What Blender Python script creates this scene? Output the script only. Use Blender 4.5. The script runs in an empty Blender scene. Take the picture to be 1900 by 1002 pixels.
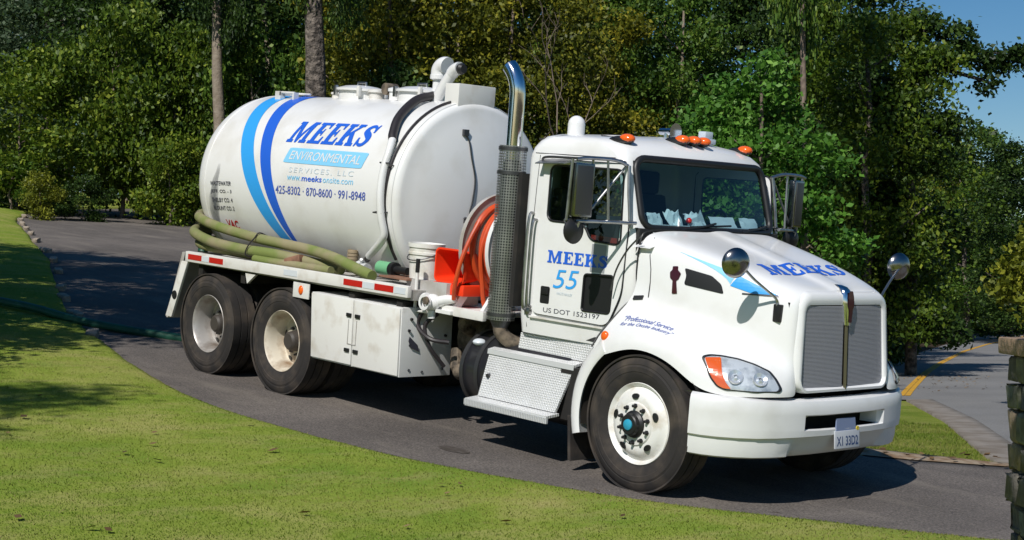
import bpy, bmesh, math, random
import numpy as np
from mathutils import Vector, Matrix
from mathutils.bvhtree import BVHTree

# ------------------------------------------------------------------ camera, sky, sun, exposure
S = bpy.context.scene
COL = S.collection
rad = math.radians
PITCH = rad(6.365)                       # the drive falls 11 % towards the road

cd = bpy.data.cameras.new('camera'); cam = bpy.data.objects.new('camera', cd); COL.objects.link(cam)
cd.sensor_width = 36; cd.lens = 53.94; cd.clip_start = 0.1; cd.clip_end = 2000
CAM = (7.7881, -9.6079, 1.4811)
cam.matrix_world = Matrix(((0.680439, 0.011147, 0.73272, CAM[0]), (0.732805, -0.010356, -0.68036, CAM[1]),
                           (0.000005, 0.999884, -0.015215, CAM[2]), (0, 0, 0, 1)))
S.camera = cam
LD = Vector((-0.7328, 0.6804)); RD = Vector((0.6804, 0.7328))       # view axis and right, on the ground
def dl(d, l): return (CAM[0] + LD.x*d + RD.x*l, CAM[1] + LD.y*d + RD.y*l)

SUN = Vector((0.180, -0.40, 0.405)).normalized()
w = bpy.data.worlds.new('World'); S.world = w; w.use_nodes = True
nt = w.node_tree
sky = nt.nodes.new('ShaderNodeTexSky'); sky.sky_type = 'NISHITA'; sky.sun_disc = False
sky.sun_elevation = math.asin(SUN.z); sky.sun_rotation = math.atan2(SUN.x, SUN.y)
sky.air_density = 1.0; sky.dust_density = 0.15; sky.ozone_density = 3.5
hs = nt.nodes.new('ShaderNodeHueSaturation'); hs.inputs['Saturation'].default_value = 1.32
nt.links.new(sky.outputs[0], hs.inputs['Color']); nt.links.new(hs.outputs[0], nt.nodes['Background'].inputs[0])
nt.nodes['Background'].inputs[1].default_value = 0.066
sd = bpy.data.lights.new('sun', 'SUN'); sun = bpy.data.objects.new('sun', sd); COL.objects.link(sun)
sd.energy = 4.1; sd.angle = rad(0.55); sd.color = (1.0, 0.965, 0.91)
sun.location = (0, -10, 30); sun.rotation_euler = SUN.to_track_quat('Z', 'Y').to_euler()
S.view_settings.view_transform = 'Standard'; S.view_settings.look = 'None'
S.view_settings.exposure = 0.10; S.view_settings.gamma = 1.0; S.view_settings.use_curve_mapping = False
S.render.engine = 'CYCLES'
S.cycles.max_bounces = 8; S.cycles.transparent_max_bounces = 12

# ------------------------------------------------------------------ materials
MATS = {}
def mat(name, col, rough=0.5, metal=0.0, coat=0.0, noise=None, bump=None, spec=None, alpha=None):
    """noise = (scale, colour2, lo, hi[, detail]); bump = (scale, strength, distance)"""
    m = bpy.data.materials.new(name); m.use_nodes = True
    t = m.node_tree; b = t.nodes['Principled BSDF']
    c4 = lambda c: (*c, 1) if len(c) == 3 else c
    b.inputs['Base Color'].default_value = c4(col); b.inputs['Roughness'].default_value = rough
    b.inputs['Metallic'].default_value = metal; b.inputs['Coat Weight'].default_value = coat
    b.inputs['Coat Roughness'].default_value = 0.08
    if spec is not None: b.inputs['Specular IOR Level'].default_value = spec
    tc = t.nodes.new('ShaderNodeTexCoord')
    if noise:
        n = t.nodes.new('ShaderNodeTexNoise'); n.inputs['Scale'].default_value = noise[0]
        n.inputs['Detail'].default_value = noise[4] if len(noise) > 4 else 6
        r = t.nodes.new('ShaderNodeMapRange'); r.inputs['From Min'].default_value = noise[2]; r.inputs['From Max'].default_value = noise[3]
        mx = t.nodes.new('ShaderNodeMix'); mx.data_type = 'RGBA'
        mx.inputs[6].default_value = c4(col); mx.inputs[7].default_value = c4(noise[1])
        t.links.new(tc.outputs['Object'], n.inputs['Vector']); t.links.new(n.outputs['Fac'], r.inputs['Value'])
        t.links.new(r.outputs['Result'], mx.inputs[0]); t.links.new(mx.outputs[2], b.inputs['Base Color'])
    if bump:
        n2 = t.nodes.new('ShaderNodeTexNoise'); n2.inputs['Scale'].default_value = bump[0]; n2.inputs['Detail'].default_value = 4
        bp = t.nodes.new('ShaderNodeBump'); bp.inputs['Strength'].default_value = bump[1]; bp.inputs['Distance'].default_value = bump[2]
        t.links.new(tc.outputs['Object'], n2.inputs['Vector']); t.links.new(n2.outputs['Fac'], bp.inputs['Height'])
        t.links.new(bp.outputs['Normal'], b.inputs['Normal'])
    MATS[name] = m
    return m
WHITE = mat('white_paint', (.77, .77, .765), .28, 0, .4, (3.0, (.66, .65, .62), .50, .85, 10))
TANKW = mat('tank_white', (.77, .77, .76), .33, 0, .2, (2.6, (.62, .60, .55), .48, .85, 10), (1.1, .12, .02))
BODYW = mat('worn_white', (.72, .71, .68), .5, 0, 0, (5.0, (.52, .47, .40), .52, .78), (30, .15, .004))
GREYW = mat('dusty_grey', (.42, .41, .39), .7, 0, 0, (6.0, (.28, .25, .21), .4, .75), (40, .2, .004))
BLACK = mat('black_plastic', (.012, .012, .013), .45)
FLAT = mat('chassis_black', (.012, .011, .010), .85, 0, 0, (5, (.045, .036, .028), .5, .85))
GREASE = mat('greasy_casting', (.18, .14, .10), .8, 0, 0, (14, (.05, .04, .03), .4, .65), (25, .4, .02))
TYRE = mat('tyre_rubber', (.022, .019, .018), .85, 0, 0, (4.5, (.085, .066, .050), .46, .75, 9), (60, .2, .004))
CHROME = mat('chrome', (.75, .76, .78), .10, 1.0)
STEEL = mat('brushed_steel', (.48, .48, .48), .38, 1.0, 0, (12, (.30, .30, .30), .4, .7))
DKSTEEL = mat('dark_steel', (.10, .10, .105), .45, .8)
RIMW = mat('rim_white', (.76, .75, .72), .35, 0, .2, (7, (.50, .43, .34), .50, .75, 9))
RIMR = mat('rim_cream', (.66, .60, .49), .5, 0, 0, (6, (.26, .17, .10), .45, .72, 9))
RIMS = mat('rim_silver', (.46, .44, .42), .42, .35, 0, (6, (.20, .16, .13), .45, .72, 9))
ORANGE = mat('amber_lens', (.85, .13, .012), .18, 0, .5)
REDL = mat('red_lens', (.50, .012, .012), .3, 0, .2)
RETRO = mat('reflector_silver', (.62, .66, .70), .35)
BLUE = mat('royal_blue_vinyl', (.012, .085, .50), .4)
BLUED = mat('deep_blue_vinyl', (.02, .12, .62), .4)
SKYB = mat('sky_blue_vinyl', (.035, .34, .80), .4)
SKYL = mat('pale_blue_vinyl', (.23, .58, .85), .4)
PALE = mat('faded_grey_blue_vinyl', (.58, .66, .72), .5)
INK = mat('dark_vinyl', (.05, .05, .07), .5)
INKV = mat('violet_blue_vinyl', (.08, .12, .42), .5)
SHADE_TONE = mat('painted_shade', (.24, .25, .26), .7)  # grey tone for the shade painted on the tank tail
MAROON = mat('badge_maroon', (.045, .004, .008), .3, 0, .4)
HOSEG = mat('dusty_green_hose', (.165, .205, .052), .7, 0, 0, (3.2, (.27, .235, .135), .38, .62, 9), (50, .15, .004))
HOSED = mat('dark_green_hose', (.012, .075, .05), .5, 0, 0, (4, (.02, .12, .07), .35, .7))
HOSEO = mat('orange_hose', (.62, .075, .015), .45, 0, 0, (7, (.36, .05, .02), .4, .8))
HOSEB = mat('black_hose', (.022, .018, .020), .5)
TUB = mat('orange_red_plastic', (.88, .05, .012), .4)
BUCKET = mat('bucket_plastic', (.74, .73, .69), .45, 0, 0, (9, (.52, .48, .40), .5, .75))
WOOD = mat('old_wood', (.26, .13, .08), .8, 0, 0, (12, (.14, .07, .045), .4, .7))
CORK = mat('tan_webbing', (.32, .25, .16), .8)
CAP = mat('hub_cap_teal', (.03, .32, .48), .35, 0, .2)
DARKIN = mat('cab_interior', (.030, .030, .031), .8)
SEAT = mat('seat_fabric', (.05, .05, .055), .9)
PAPER = mat('paper', (.78, .80, .80), .7)
SKIRT = mat('red_trim', (.45, .03, .02), .5)
PLATE = mat('plate_white', (.48, .50, .54), .5)
GALV = mat('galvanised', (.66, .67, .67), .5, .3)

def glassmat(name, tint, refl=1.0, rough=0.0):
    m = bpy.data.materials.new(name); m.use_nodes = True; t = m.node_tree; t.nodes.clear()
    o = t.nodes.new('ShaderNodeOutputMaterial'); mix = t.nodes.new('ShaderNodeMixShader')
    tr = t.nodes.new('ShaderNodeBsdfTransparent'); tr.inputs[0].default_value = (*tint, 1)
    gl = t.nodes.new('ShaderNodeBsdfGlossy'); gl.inputs['Roughness'].default_value = rough
    fr = t.nodes.new('ShaderNodeFresnel'); gm = t.nodes.new('ShaderNodeNewGeometry'); ml = t.nodes.new('ShaderNodeMath'); ml.operation = 'MULTIPLY_ADD'; ml.inputs[1].default_value = 1/1.7-1.7; ml.inputs[2].default_value = 1.7
    t.links.new(gm.outputs['Backfacing'], ml.inputs[0]); t.links.new(ml.outputs[0], fr.inputs['IOR'])   # same reflection from either face
    t.links.new(fr.outputs[0], mix.inputs[0]); t.links.new(tr.outputs[0], mix.inputs[1]); t.links.new(gl.outputs[0], mix.inputs[2])
    t.links.new(mix.outputs[0], o.inputs[0]); MATS[name] = m
    return m
GLASS = glassmat('tinted_glass', (.50, .64, .64))
SCREEN = glassmat('windscreen_glass', (.60, .76, .80))
LENS = glassmat('clear_lens', (.92, .94, .95))

def pattern_mat(name, kind):
    """aluminium tread plate / perforated guard: relief far too fine to model"""
    m = bpy.data.materials.new(name); m.use_nodes = True; t = m.node_tree; b = t.nodes['Principled BSDF']
    b.inputs['Metallic'].default_value = .85 if kind != 'tread' else .35; b.inputs['Roughness'].default_value = .38
    tc = t.nodes.new('ShaderNodeTexCoord'); sp = t.nodes.new('ShaderNodeSeparateXYZ'); t.links.new(tc.outputs['UV'], sp.inputs[0])
    def math_(op, a, bb=None):
        n = t.nodes.new('ShaderNodeMath'); n.operation = op
        for i, v in enumerate((a, bb)):
            if v is None: continue
            if isinstance(v, (int, float)): n.inputs[i].default_value = v
            else: t.links.new(v, n.inputs[i])
        return n.outputs[0]
    if kind == 'tread':
        f = 2*math.pi/0.038
        a = math_('SINE', math_('MULTIPLY', math_('ADD', sp.outputs[0], sp.outputs[1]), f))
        c = math_('SINE', math_('MULTIPLY', math_('SUBTRACT', sp.outputs[0], sp.outputs[1]), f))
        h = math_('MAXIMUM', math_('MULTIPLY', a, c), 0.0)
        bp = t.nodes.new('ShaderNodeBump'); bp.inputs['Strength'].default_value = .9; bp.inputs['Distance'].default_value = .008
        t.links.new(h, bp.inputs['Height']); t.links.new(bp.outputs['Normal'], b.inputs['Normal'])
        nz = t.nodes.new('ShaderNodeTexNoise'); nz.inputs['Scale'].default_value = 6; t.links.new(tc.outputs['Object'], nz.inputs['Vector'])
        mx = t.nodes.new('ShaderNodeMix'); mx.data_type = 'RGBA'; mx.inputs[6].default_value = (.90, .91, .91, 1); mx.inputs[7].default_value = (.72, .72, .71, 1)
        t.links.new(nz.outputs['Fac'], mx.inputs[0]); t.links.new(mx.outputs[2], b.inputs['Base Color'])
    else:
        f = 2*math.pi/0.046
        a = math_('SINE', math_('MULTIPLY', math_('ADD', sp.outputs[0], sp.outputs[1]), f))
        c = math_('SINE', math_('MULTIPLY', math_('SUBTRACT', sp.outputs[0], sp.outputs[1]), f))
        h = math_('GREATER_THAN', math_('MULTIPLY', a, c), .16)
        tr = t.nodes.new('ShaderNodeBsdfTransparent'); mix = t.nodes.new('ShaderNodeMixShader')
        out = t.nodes['Material Output']
        nz = t.nodes.new('ShaderNodeTexNoise'); nz.inputs['Scale'].default_value = 3; t.links.new(tc.outputs['Object'], nz.inputs['Vector'])
        mx = t.nodes.new('ShaderNodeMix'); mx.data_type = 'RGBA'; mx.inputs[6].default_value = (.55, .55, .54, 1); mx.inputs[7].default_value = (.14, .14, .14, 1)
        t.links.new(nz.outputs['Fac'], mx.inputs[0]); t.links.new(mx.outputs[2], b.inputs['Base Color'])
        t.links.new(h, mix.inputs[0]); t.links.new(b.outputs[0], mix.inputs[1]); t.links.new(tr.outputs[0], mix.inputs[2])
        t.links.new(mix.outputs[0], out.inputs[0])
    MATS[name] = m
    return m
TREAD = pattern_mat('tread_plate', 'tread')
PERF = pattern_mat('perforated_guard', 'perf')

def leafmat(name, c1, c2, c3, trans=.32):
    m = bpy.data.materials.new(name); m.use_nodes = True; t = m.node_tree; t.nodes.clear()
    o = t.nodes.new('ShaderNodeOutputMaterial'); at = t.nodes.new('ShaderNodeAttribute'); at.attribute_name = 'tint'
    cr = t.nodes.new('ShaderNodeValToRGB'); e = cr.color_ramp.elements
    e[0].color = (*c1, 1); e[1].color = (*c3, 1); e[1].position = 1.0
    k = cr.color_ramp.elements.new(.55); k.color = (*c2, 1)
    oi = t.nodes.new('ShaderNodeObjectInfo'); mr = t.nodes.new('ShaderNodeMapRange'); mr.inputs['To Min'].default_value = -.12; mr.inputs['To Max'].default_value = .12
    ad = t.nodes.new('ShaderNodeMath'); ad.operation = 'ADD'
    t.links.new(oi.outputs['Random'], mr.inputs['Value']); t.links.new(at.outputs['Fac'], ad.inputs[0]); t.links.new(mr.outputs['Result'], ad.inputs[1])
    df = t.nodes.new('ShaderNodeBsdfPrincipled'); df.inputs['Roughness'].default_value = .5; df.inputs['Specular IOR Level'].default_value = .3
    tl = t.nodes.new('ShaderNodeBsdfTranslucent'); mix = t.nodes.new('ShaderNodeMixShader'); mix.inputs[0].default_value = trans
    t.links.new(ad.outputs[0], cr.inputs[0]); t.links.new(cr.outputs[0], df.inputs['Base Color']); t.links.new(cr.outputs[0], tl.inputs['Color'])
    t.links.new(df.outputs[0], mix.inputs[1]); t.links.new(tl.outputs[0], mix.inputs[2]); t.links.new(mix.outputs[0], o.inputs[0])
    MATS[name] = m
    return m
LF_DARK = leafmat('leaf_dark_green', (.014, .034, .007), (.050, .098, .016), (.150, .220, .038))
LF_MID = leafmat('leaf_mid_green', (.020, .056, .007), (.080, .158, .018), (.230, .310, .045))
LF_WARM = leafmat('leaf_warm_green', (.026, .056, .006), (.100, .165, .012), (.290, .340, .038))
LF_BRIGHT = leafmat('leaf_bright_green', (.032, .105, .012), (.105, .250, .030), (.250, .430, .085))
LF_OLIVE = leafmat('leaf_olive_yellow', (.040, .058, .008), (.155, .168, .014), (.400, .345, .032))
LF_RUST = leafmat('leaf_autumn_rust', (.055, .056, .012), (.190, .155, .020), (.400, .250, .036))
LF_YELL = leafmat('leaf_yellow_green', (.080, .100, .010), (.220, .240, .020), (.460, .440, .050))
LF_BLUE = leafmat('leaf_blue_green', (.025, .048, .024), (.075, .120, .060), (.190, .240, .130))
BARK = mat('grey_bark', (.20, .165, .135), .9, 0, 0, (7, (.05, .040, .032), .40, .60, 9), (11, 1.0, .12))
BARKL = mat('pale_bark', (.27, .22, .17), .9, 0, 0, (5, (.18, .14, .10), .35, .7), (12, .7, .04))
TWIG = mat('twig_bark', (.22, .17, .13), .9, 0, 0, (6, (.12, .09, .07), .4, .6))

def ground_mat(name, build):
    m = bpy.data.materials.new(name); m.use_nodes = True; t = m.node_tree
    build(t, t.nodes['Principled BSDF'], t.nodes.new('ShaderNodeTexCoord')); MATS[name] = m
    return m
def nz(t, vec, scale, detail=5, rough=.55, dist=0):
    n = t.nodes.new('ShaderNodeTexNoise'); n.inputs['Scale'].default_value = scale; n.inputs['Detail'].default_value = detail
    n.inputs['Roughness'].default_value = rough; n.inputs['Distortion'].default_value = dist; t.links.new(vec, n.inputs['Vector'])
    return n.outputs['Fac']
def ramp(t, fac, stops):
    r = t.nodes.new('ShaderNodeValToRGB'); e = r.color_ramp.elements
    e[0].position, e[0].color = stops[0][0], (*stops[0][1], 1); e[1].position, e[1].color = stops[-1][0], (*stops[-1][1], 1)
    for p, c in stops[1:-1]:
        k = e.new(p); k.color = (*c, 1)
    t.links.new(fac, r.inputs[0])
    return r.outputs[0]
def mixc(t, fac, a, b, mode='MIX'):
    x = t.nodes.new('ShaderNodeMix'); x.data_type = 'RGBA'; x.blend_type = mode
    for i, v in ((0, fac), (6, a), (7, b)):
        if isinstance(v, tuple): x.inputs[i].default_value = (*v, 1)
        elif isinstance(v, (int, float)): x.inputs[i].default_value = v
        else: t.links.new(v, x.inputs[i])
    return x.outputs[2]
def scaled(t, tc, s):
    mp = t.nodes.new('ShaderNodeMapping'); mp.inputs['Scale'].default_value = s; t.links.new(tc.outputs['Object'], mp.inputs[0])
    return mp.outputs[0]
def bumpn(t, b, h, strength, dist):
    bp = t.nodes.new('ShaderNodeBump'); bp.inputs['Strength'].default_value = strength; bp.inputs['Distance'].default_value = dist
    t.links.new(h, bp.inputs['Height']); t.links.new(bp.outputs['Normal'], b.inputs['Normal'])

def _asphalt(t, b, tc):
    o = tc.outputs['Object']
    big = ramp(t, nz(t, o, .55, 6, .6), [(.3, (.096, .084, .076)), (.5, (.128, .112, .101)), (.72, (.190, .166, .146))])
    fine = ramp(t, nz(t, o, 60, 3, .7), [(.36, (.52, .52, .52)), (.50, (.95, .95, .95)), (.66, (1.55, 1.53, 1.50))])
    c = mixc(t, 1.0, big, fine, 'MULTIPLY')
    st = ramp(t, nz(t, scaled(t, tc, (.35, 1.5, 1)), 1.3, 7, .65), [(.50, (0, 0, 0)), (.74, (.75, .75, .75))])
    c = mixc(t, st, c, (.235, .205, .170))
    t.links.new(c, b.inputs['Base Color']); b.inputs['Roughness'].default_value = .85; b.inputs['Specular IOR Level'].default_value = .3
    bumpn(t, b, nz(t, o, 90, 3, .7), .5, .01)
ASPHALT = ground_mat('asphalt', _asphalt)
def _road(t, b, tc):
    o = tc.outputs['Object']
    big = ramp(t, nz(t, o, .4, 6, .6), [(.3, (.165, .160, .155)), (.7, (.230, .222, .212))])
    c = mixc(t, 1.0, big, ramp(t, nz(t, o, 40, 3, .7), [(.35, (.8, .8, .8)), (.65, (1.2, 1.2, 1.2))]), 'MULTIPLY')
    t.links.new(c, b.inputs['Base Color']); b.inputs['Roughness'].default_value = .85
ROAD = ground_mat('road_asphalt', _road)
def _lawn(t, b, tc):
    o = tc.outputs['Object']
    c = ramp(t, nz(t, o, .8, 7, .65), [(.28, (.125, .225, .022)), (.5, (.220, .280, .040)), (.72, (.37, .35, .11))])
    st = ramp(t, nz(t, scaled(t, tc, (1, .35, 1)), 3.2, 6, .65), [(.48, (0, 0, 0)), (.78, (.7, .7, .7))])
    c = mixc(t, st, c, (.38, .32, .135))
    c = mixc(t, 1.0, c, ramp(t, nz(t, o, 70, 3, .7), [(.3, (.75, .75, .75)), (.7, (1.25, 1.25, 1.25))]), 'MULTIPLY')
    t.links.new(c, b.inputs['Base Color']); b.inputs['Roughness'].default_value = .9; b.inputs['Specular IOR Level'].default_value = .1
    bumpn(t, b, nz(t, o, 45, 4, .7), .5, .03)
LAWN = ground_mat('mown_lawn', _lawn)
def _soil(t, b, tc):
    o = tc.outputs['Object']
    at = t.nodes.new('ShaderNodeAttribute'); at.attribute_name = 'grassy'
    lit = ramp(t, nz(t, o, 5, 8, .75), [(.3, (.020, .014, .009)), (.52, (.050, .034, .020)), (.75, (.120, .080, .045))])
    gr = ramp(t, nz(t, o, 1.2, 7, .65), [(.28, (.130, .195, .022)), (.5, (.215, .265, .040)), (.72, (.33, .31, .10))])
    gr = mixc(t, 1.0, gr, ramp(t, nz(t, o, 70, 3, .7), [(.3, (.55, .55, .55)), (.7, (1.35, 1.35, 1.35))]), 'MULTIPLY')
    t.links.new(mixc(t, at.outputs['Fac'], lit, gr), b.inputs['Base Color'])
    b.inputs['Roughness'].default_value = .95; b.inputs['Specular IOR Level'].default_value = .1
    bumpn(t, b, nz(t, o, 30, 5, .7), .8, .05)
SOIL = ground_mat('forest_floor', _soil)
DIRT = mat('dirt_and_leaf_litter', (.30, .235, .165), .95, 0, 0, (7, (.19, .115, .06), .42, .62, 9), (30, .6, .02))
GRAVELLY = mat('pale_gutter', (.25, .22, .19), .95, 0, 0, (3, (.17, .14, .11), .4, .65, 9), (50, .4, .01))
YPAINT = mat('yellow_road_paint', (.62, .33, .025), .7, 0, 0, (6, (.42, .25, .06), .5, .75))
STONEA = mat('tan_stone', (.30, .23, .14), .9, 0, 0, (8, (.16, .12, .08), .35, .7), (18, .8, .03))
STONEB = mat('grey_stone', (.16, .145, .12), .9, 0, 0, (8, (.07, .065, .055), .35, .7), (18, .8, .03))
STONEC = mat('lichen_stone', (.24, .24, .17), .9, 0, 0, (9, (.10, .10, .07), .4, .62), (18, .8, .03))
MORTAR = mat('dark_mortar', (.05, .045, .04), .95)
CAPST = mat('sandstone_cap', (.36, .24, .15), .9, 0, 0, (5, (.22, .15, .10), .35, .7), (14, .8, .03))
KERBST = mat('pale_edging_stone', (.40, .33, .25), .9, 0, 0, (6, (.22, .18, .13), .4, .7), (16, .7, .03))

def grassmat():
    m = bpy.data.materials.new('grass_blades'); m.use_nodes = True; t = m.node_tree; t.nodes.clear()
    o = t.nodes.new('ShaderNodeOutputMaterial'); at = t.nodes.new('ShaderNodeAttribute'); at.attribute_name = 'tint'
    c = ramp(t, at.outputs['Fac'], [(0, (.120, .230, .020)), (.48, (.240, .312, .044)), (.74, (.42, .400, .115)), (1, (.55, .46, .22))])
    d = t.nodes.new('ShaderNodeBsdfDiffuse'); up = t.nodes.new('ShaderNodeCombineXYZ'); up.inputs[2].default_value = 1.0; t.links.new(up.outputs[0], d.inputs['Normal']); tl = t.nodes.new('ShaderNodeBsdfTranslucent'); mix = t.nodes.new('ShaderNodeMixShader'); mix.inputs[0].default_value = .45
    t.links.new(c, d.inputs[0]); t.links.new(c, tl.inputs[0]); t.links.new(d.outputs[0], mix.inputs[1]); t.links.new(tl.outputs[0], mix.inputs[2]); t.links.new(mix.outputs[0], o.inputs[0])
    MATS['grass_blades'] = m
    return m
BLADES = grassmat()

# ------------------------------------------------------------------ helpers
def link(name, me, parent=None):
    o = bpy.data.objects.new(name, me); COL.objects.link(o)
    if parent is not None: o.parent = parent
    return o
def tag(o, label=None, cat=None, group=None, kind=None):
    for k, v in (('label', label), ('category', cat), ('group', group), ('kind', kind)):
        if v: o[k] = v
    return o
def empty(name, parent=None):
    o = bpy.data.objects.new(name, None); COL.objects.link(o); o.empty_display_size = .1
    if parent is not None: o.parent = parent
    return o

class MB:
    """collects shapes for one mesh object"""
    def __init__(s): s.v = []; s.f = []; s.m = []; s.uv = {}
    def add(s, vs, fs, mi=0):
        b = len(s.v); s.v += [tuple(p) for p in vs]; s.f += [tuple(b + i for i in f) for f in fs]; s.m += [mi]*len(fs)
        return s
    def box(s, x0, x1, y0, y1, z0, z1, mi=0, M=None):
        P = [Vector((x, y, z)) for z in (z0, z1) for y in (y0, y1) for x in (x0, x1)]
        if M: P = [M @ p for p in P]
        return s.add(P, [(0, 2, 3, 1), (4, 5, 7, 6), (0, 1, 5, 4), (2, 6, 7, 3), (0, 4, 6, 2), (1, 3, 7, 5)], mi)
    def hexa(s, P, mi=0):     # 8 points ordered like box()
        return s.add(P, [(0, 2, 3, 1), (4, 5, 7, 6), (0, 1, 5, 4), (2, 6, 7, 3), (0, 4, 6, 2), (1, 3, 7, 5)], mi)
    def tube(s, path, r, n=10, mi=0, caps=True):
        path = [Vector(p) for p in path]; k = len(path)
        rs = r if isinstance(r, (list, tuple)) else [r]*k
        up = None; rings = []
        for i, p in enumerate(path):
            t = (path[min(i+1, k-1)] - path[max(i-1, 0)]).normalized()
            if up is None:
                up = t.orthogonal().normalized()
            else:
                up = (up - t*up.dot(t)).normalized()
            q = t.cross(up)
            rings.append([p + (up*math.cos(2*math.pi*j/n) + q*math.sin(2*math.pi*j/n))*rs[i] for j in range(n)])
        V = [p for r_ in rings for p in r_]; F = []
        for i in range(k-1):
            for j in range(n):
                a = i*n + j; b = i*n + (j+1) % n
                F.append((a, b, b+n, a+n))
        if caps: F.append(tuple(range(n-1, -1, -1))); F.append(tuple(range((k-1)*n, k*n)))
        return s.add(V, F, mi)
    def lathe(s, prof, n=48, axis='y', c=(0, 0, 0), mi=0, a0=0, a1=2*math.pi, flip=False):
        """prof = [(along, radius)]"""
        c = Vector(c); full = abs(a1-a0-2*math.pi) < 1e-6; m = n if full else n+1
        V = []
        for (h, r) in prof:
            for j in range(m):
                a = a0 + (a1-a0)*j/n; ca, sa = math.cos(a)*r, math.sin(a)*r
                V.append(c + {'y': Vector((ca, h, sa)), 'x': Vector((h, ca, sa)), 'z': Vector((ca, sa, h))}[axis])
        F = []
        for i in range(len(prof)-1):
            for j in range(n):
                j2 = (j+1) % m if full else j+1
                q = (i*m+j, i*m+j2, (i+1)*m+j2, (i+1)*m+j)
                F.append(q[::-1] if flip else q)
        return s.add(V, F, mi)
    def loft(s, rings, closed=True, caps=False, mi=0):
        n = len(rings[0]); V = [p for r in rings for p in r]; F = []
        for i in range(len(rings)-1):
            for j in range(n if closed else n-1):
                a = i*n+j; b = i*n+(j+1) % n
                F.append((a, b, b+n, a+n))
        if caps: F.append(tuple(range(n-1, -1, -1))); F.append(tuple(range((len(rings)-1)*n, len(rings)*n)))
        return s.add(V, F, mi)
    def sphere(s, c, r, n=16, m=10, sc=(1, 1, 1), mi=0):
        V = []; F = []
        for i in range(m+1):
            ph = math.pi*i/m
            for j in range(n):
                th = 2*math.pi*j/n
                V.append((c[0]+r*sc[0]*math.sin(ph)*math.cos(th), c[1]+r*sc[1]*math.sin(ph)*math.sin(th), c[2]+r*sc[2]*math.cos(ph)))
        for i in range(m):
            for j in range(n):
                F.append((i*n+j, (i+1)*n+j, (i+1)*n+(j+1) % n, i*n+(j+1) % n))
        return s.add(V, F, mi)
    def build(s, name, mats, parent=None, smooth=32, bevel=0, mirror=None):
        me = bpy.data.meshes.new(name); me.from_pydata(s.v, [], s.f)
        for m in (mats if isinstance(mats, (list, tuple)) else [mats]): me.materials.append(m)
        if len(set(s.m)) > 1: me.polygons.foreach_set('material_index', s.m)
        bm = bmesh.new(); bm.from_mesh(me)
        bmesh.ops.remove_doubles(bm, verts=bm.verts, dist=1e-5)
        bmesh.ops.recalc_face_normals(bm, faces=bm.faces)
        if bevel:
            ed = [e for e in bm.edges if len(e.link_faces) == 2 and e.calc_face_angle(0) > rad(35)]
            bmesh.ops.bevel(bm, geom=ed, offset=bevel, segments=2, profile=.6, affect='EDGES', clamp_overlap=True)
        for f in bm.faces: f.smooth = True
        for e in bm.edges:
            if len(e.link_faces) == 2 and e.calc_face_angle(0) > rad(smooth): e.smooth = False
        bm.to_mesh(me); bm.free()
        return link(name, me, parent)

def arc(c, r, a0, a1, n, f):    # f maps (u, v) in the arc's plane to 3D
    return [f(c[0] + r*math.cos(a0+(a1-a0)*i/n), c[1] + r*math.sin(a0+(a1-a0)*i/n)) for i in range(n+1)]
def smooth_path(pts, k=8):      # Catmull-Rom
    P = [Vector(p) for p in pts]; P = [P[0]*2-P[1]] + P + [P[-1]*2-P[-2]]; out = []
    for i in range(1, len(P)-2):
        a, b, c, d = P[i-1:i+3]
        for j in range(k):
            t = j/k
            out.append(.5*((2*b) + (c-a)*t + (2*a-5*b+4*c-d)*t*t + (3*b-a-3*c+d)*t**3))
    out.append(P[-2])
    return out
def rrect(x0, x1, y0, y1, r, n=4):
    out = []
    for cx, cy, a in ((x1-r, y1-r, 0), (x0+r, y1-r, 90), (x0+r, y0+r, 180), (x1-r, y0+r, 270)):
        out += [(cx+r*math.cos(rad(a+90*i/n)), cy+r*math.sin(rad(a+90*i/n))) for i in range(n+1)]
    return out
def round_poly(pts, r, n=4):
    out = []; k = len(pts)
    for i in range(k):
        p, a, b = Vector(pts[i]), Vector(pts[i-1]), Vector(pts[(i+1) % k])
        u, v_ = (a-p), (b-p); rr = min(r, u.length*.45, v_.length*.45)
        p0 = p+u.normalized()*rr; p1 = p+v_.normalized()*rr
        for j in range(n+1):
            t = j/n; out.append(tuple(p0*(1-t)**2 + p*2*t*(1-t) + p1*t*t))
    return out
def fill2d(loops):
    """planar triangulation of an outline with holes -> verts (x, y), faces"""
    cu = bpy.data.curves.new('tmp', 'CURVE'); cu.dimensions = '2D'; cu.fill_mode = 'BOTH'
    for L in loops:
        sp = cu.splines.new('POLY'); sp.points.add(len(L)-1)
        for p, q in zip(sp.points, L): p.co = (q[0], q[1], 0, 1)
        sp.use_cyclic_u = True
    ob = bpy.data.objects.new('tmp', cu); me = ob.to_mesh()
    V = [(v.co.x, v.co.y) for v in me.vertices]; F = [tuple(p.vertices) for p in me.polygons]
    ob.to_mesh_clear(); bpy.data.objects.remove(ob); bpy.data.curves.remove(cu)
    return V, F
def panel(mb, loops, f, th, mi=0):
    """solid plate: outline with holes, mapped by f(u, v, depth)"""
    V, F = fill2d(loops)
    mb.add([f(u, v_, th) for u, v_ in V], F, mi); mb.add([f(u, v_, 0) for u, v_ in V], [x[::-1] for x in F], mi)
    for L in loops:
        n = len(L); mb.add([f(u, v_, 0) for u, v_ in L] + [f(u, v_, th) for u, v_ in L], [(i, (i+1) % n, n+(i+1) % n, n+i) for i in range(n)], mi)
    return mb
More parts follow.
